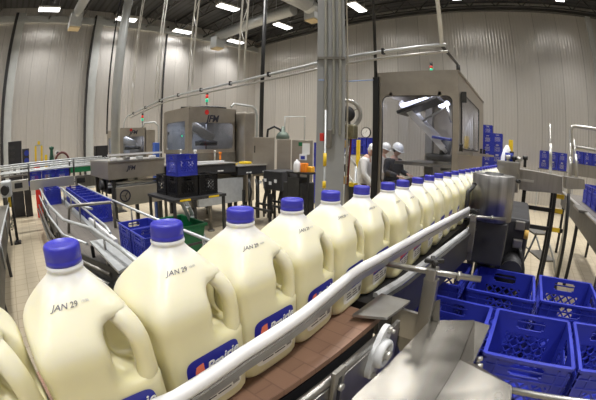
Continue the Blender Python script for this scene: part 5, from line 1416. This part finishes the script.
    if coat_len:
        m = MB(); n = 28; vs = []
        for k, (h, rx, ry) in enumerate(((.08, .185, .150), (-.08, .200, .165), (-.25, .215, .18), (-coat_len+.0, .235, .20), (-coat_len, .225, .19))):
            for j in range(n):
                a_ = 2*PI*j/n; w = 1+.03*math.sin(5*a_)*(k > 1)
                q = up(h) if h > -.1 else V((0, up(-.1).y, .93+h)); vs.append((rx*w*math.cos(a_), q.y+ry*w*math.sin(a_), q.z))
        m.faces_from(vs, [(i*n+k, i*n+(k+1) % n, (i+1)*n+(k+1) % n, (i+1)*n+k) for i in range(4) for k in range(n)], None, True)
        m.build('coat_skirt', coat_m, t, True)
    m = MB()
    Jt = [(0, 0, .90), (.095, 0, .84), (.105, .02, .50), (.115, -.01, .12), (-.095, 0, .84), (-.105, .02, .50), (-.115, -.01, .12)]
    skinned(Jt, [(0, 1), (1, 2), (2, 3), (0, 4), (4, 5), (5, 6)], [(.165, .12), .105, .080, .070, .105, .080, .070], trousers if coat_len else jacket, 'trousers', t, 2)
    for s in (1, -1):
        m = MB(); m.tube([(.118*s, -.09, .045), (.118*s, -.02, .06), (.12*s, .08, .05), (.125*s, .19, .035)], .05, 12, None, True, [.035, .052, .05, .032], .85)
        m.build('shoe', black, t, True)
    # helmet with brim, hair below it
    M = M4.Translation(head) @ M4.Rotation(-hp, 4, 'X')
    m = MB()
    m.lathe([(.098, .025), (.112, .028), (.106, .06), (.094, .10), (.065, .135), (.03, .15), (.001, .153)], (0, 0, 0), 28, None, M @ M4.Diagonal((.92, 1.12, 1, 1)))
    m.lathe([(.098, .020), (.125, .018), (.127, .026), (.105, .034)], (0, .0, 0), 28, None, M @ M4.Translation((0, .02, 0)) @ M4.Diagonal((.92, 1.12, 1, 1)), True, False)
    m.build('helmet', helmet, t, True)
    m = MB(); m.lathe([(.02, -.075), (.07, -.055), (.088, -.01), (.092, .035)], (0, 0, 0), 24, None, M @ M4.Translation((0, -.018, 0)) @ M4.Diagonal((.88, 1.0, 1, 1)), True, False)
    m.build('hair', hairnet if dark_head else coat, t, True)
    if dark_head:
        m = MB()
        for s in (1, -1): m = MB(); m.lathe([(.03, -.015), (.034, 0), (.03, .018), (.001, .02)], (0, 0, 0), 16, None, M @ M4.Translation((.082*s, -.01, -.01)) @ M4.Rotation(PI/2*s, 4, 'Y')); m.build('ear_muff', black, t, True)
    return t
# bending white coat left of the machine corner, facing right
q = ad((363, 165), 6.35)
person('person in white coat and white helmet bending forward left of the machine corner', (q.x-.02, q.y-.02, 0), rad(-78), .22, coat, ((.24, .12, 1.12), (.20, .30, .90)), ((.24, .12, 1.12), (.20, .34, .92)), .55, helmet, .52)
q = ad((380.5, 165), 7.5)
person('person in white coat and helmet behind the glass, just left of the dark jacket', (q.x, q.y, 0), rad(-95), .10, coat, ((.25, .05, 1.14), (.22, .26, 1.05)), ((.25, .05, 1.14), (.22, .26, 1.05)), .30, helmet, .52)
q = ad((391.5, 165), 6.5)
person('person in dark jacket and white helmet seen through the machine window', (q.x, q.y, 0), rad(-105), .12, jacket, ((.26, .06, 1.16), (.18, .32, 1.10)), ((.26, .06, 1.16), (.18, .30, 1.12)), .35, helmet, 0, True)

for o in bpy.data.objects:
    if '_o' in o: del o['_o']
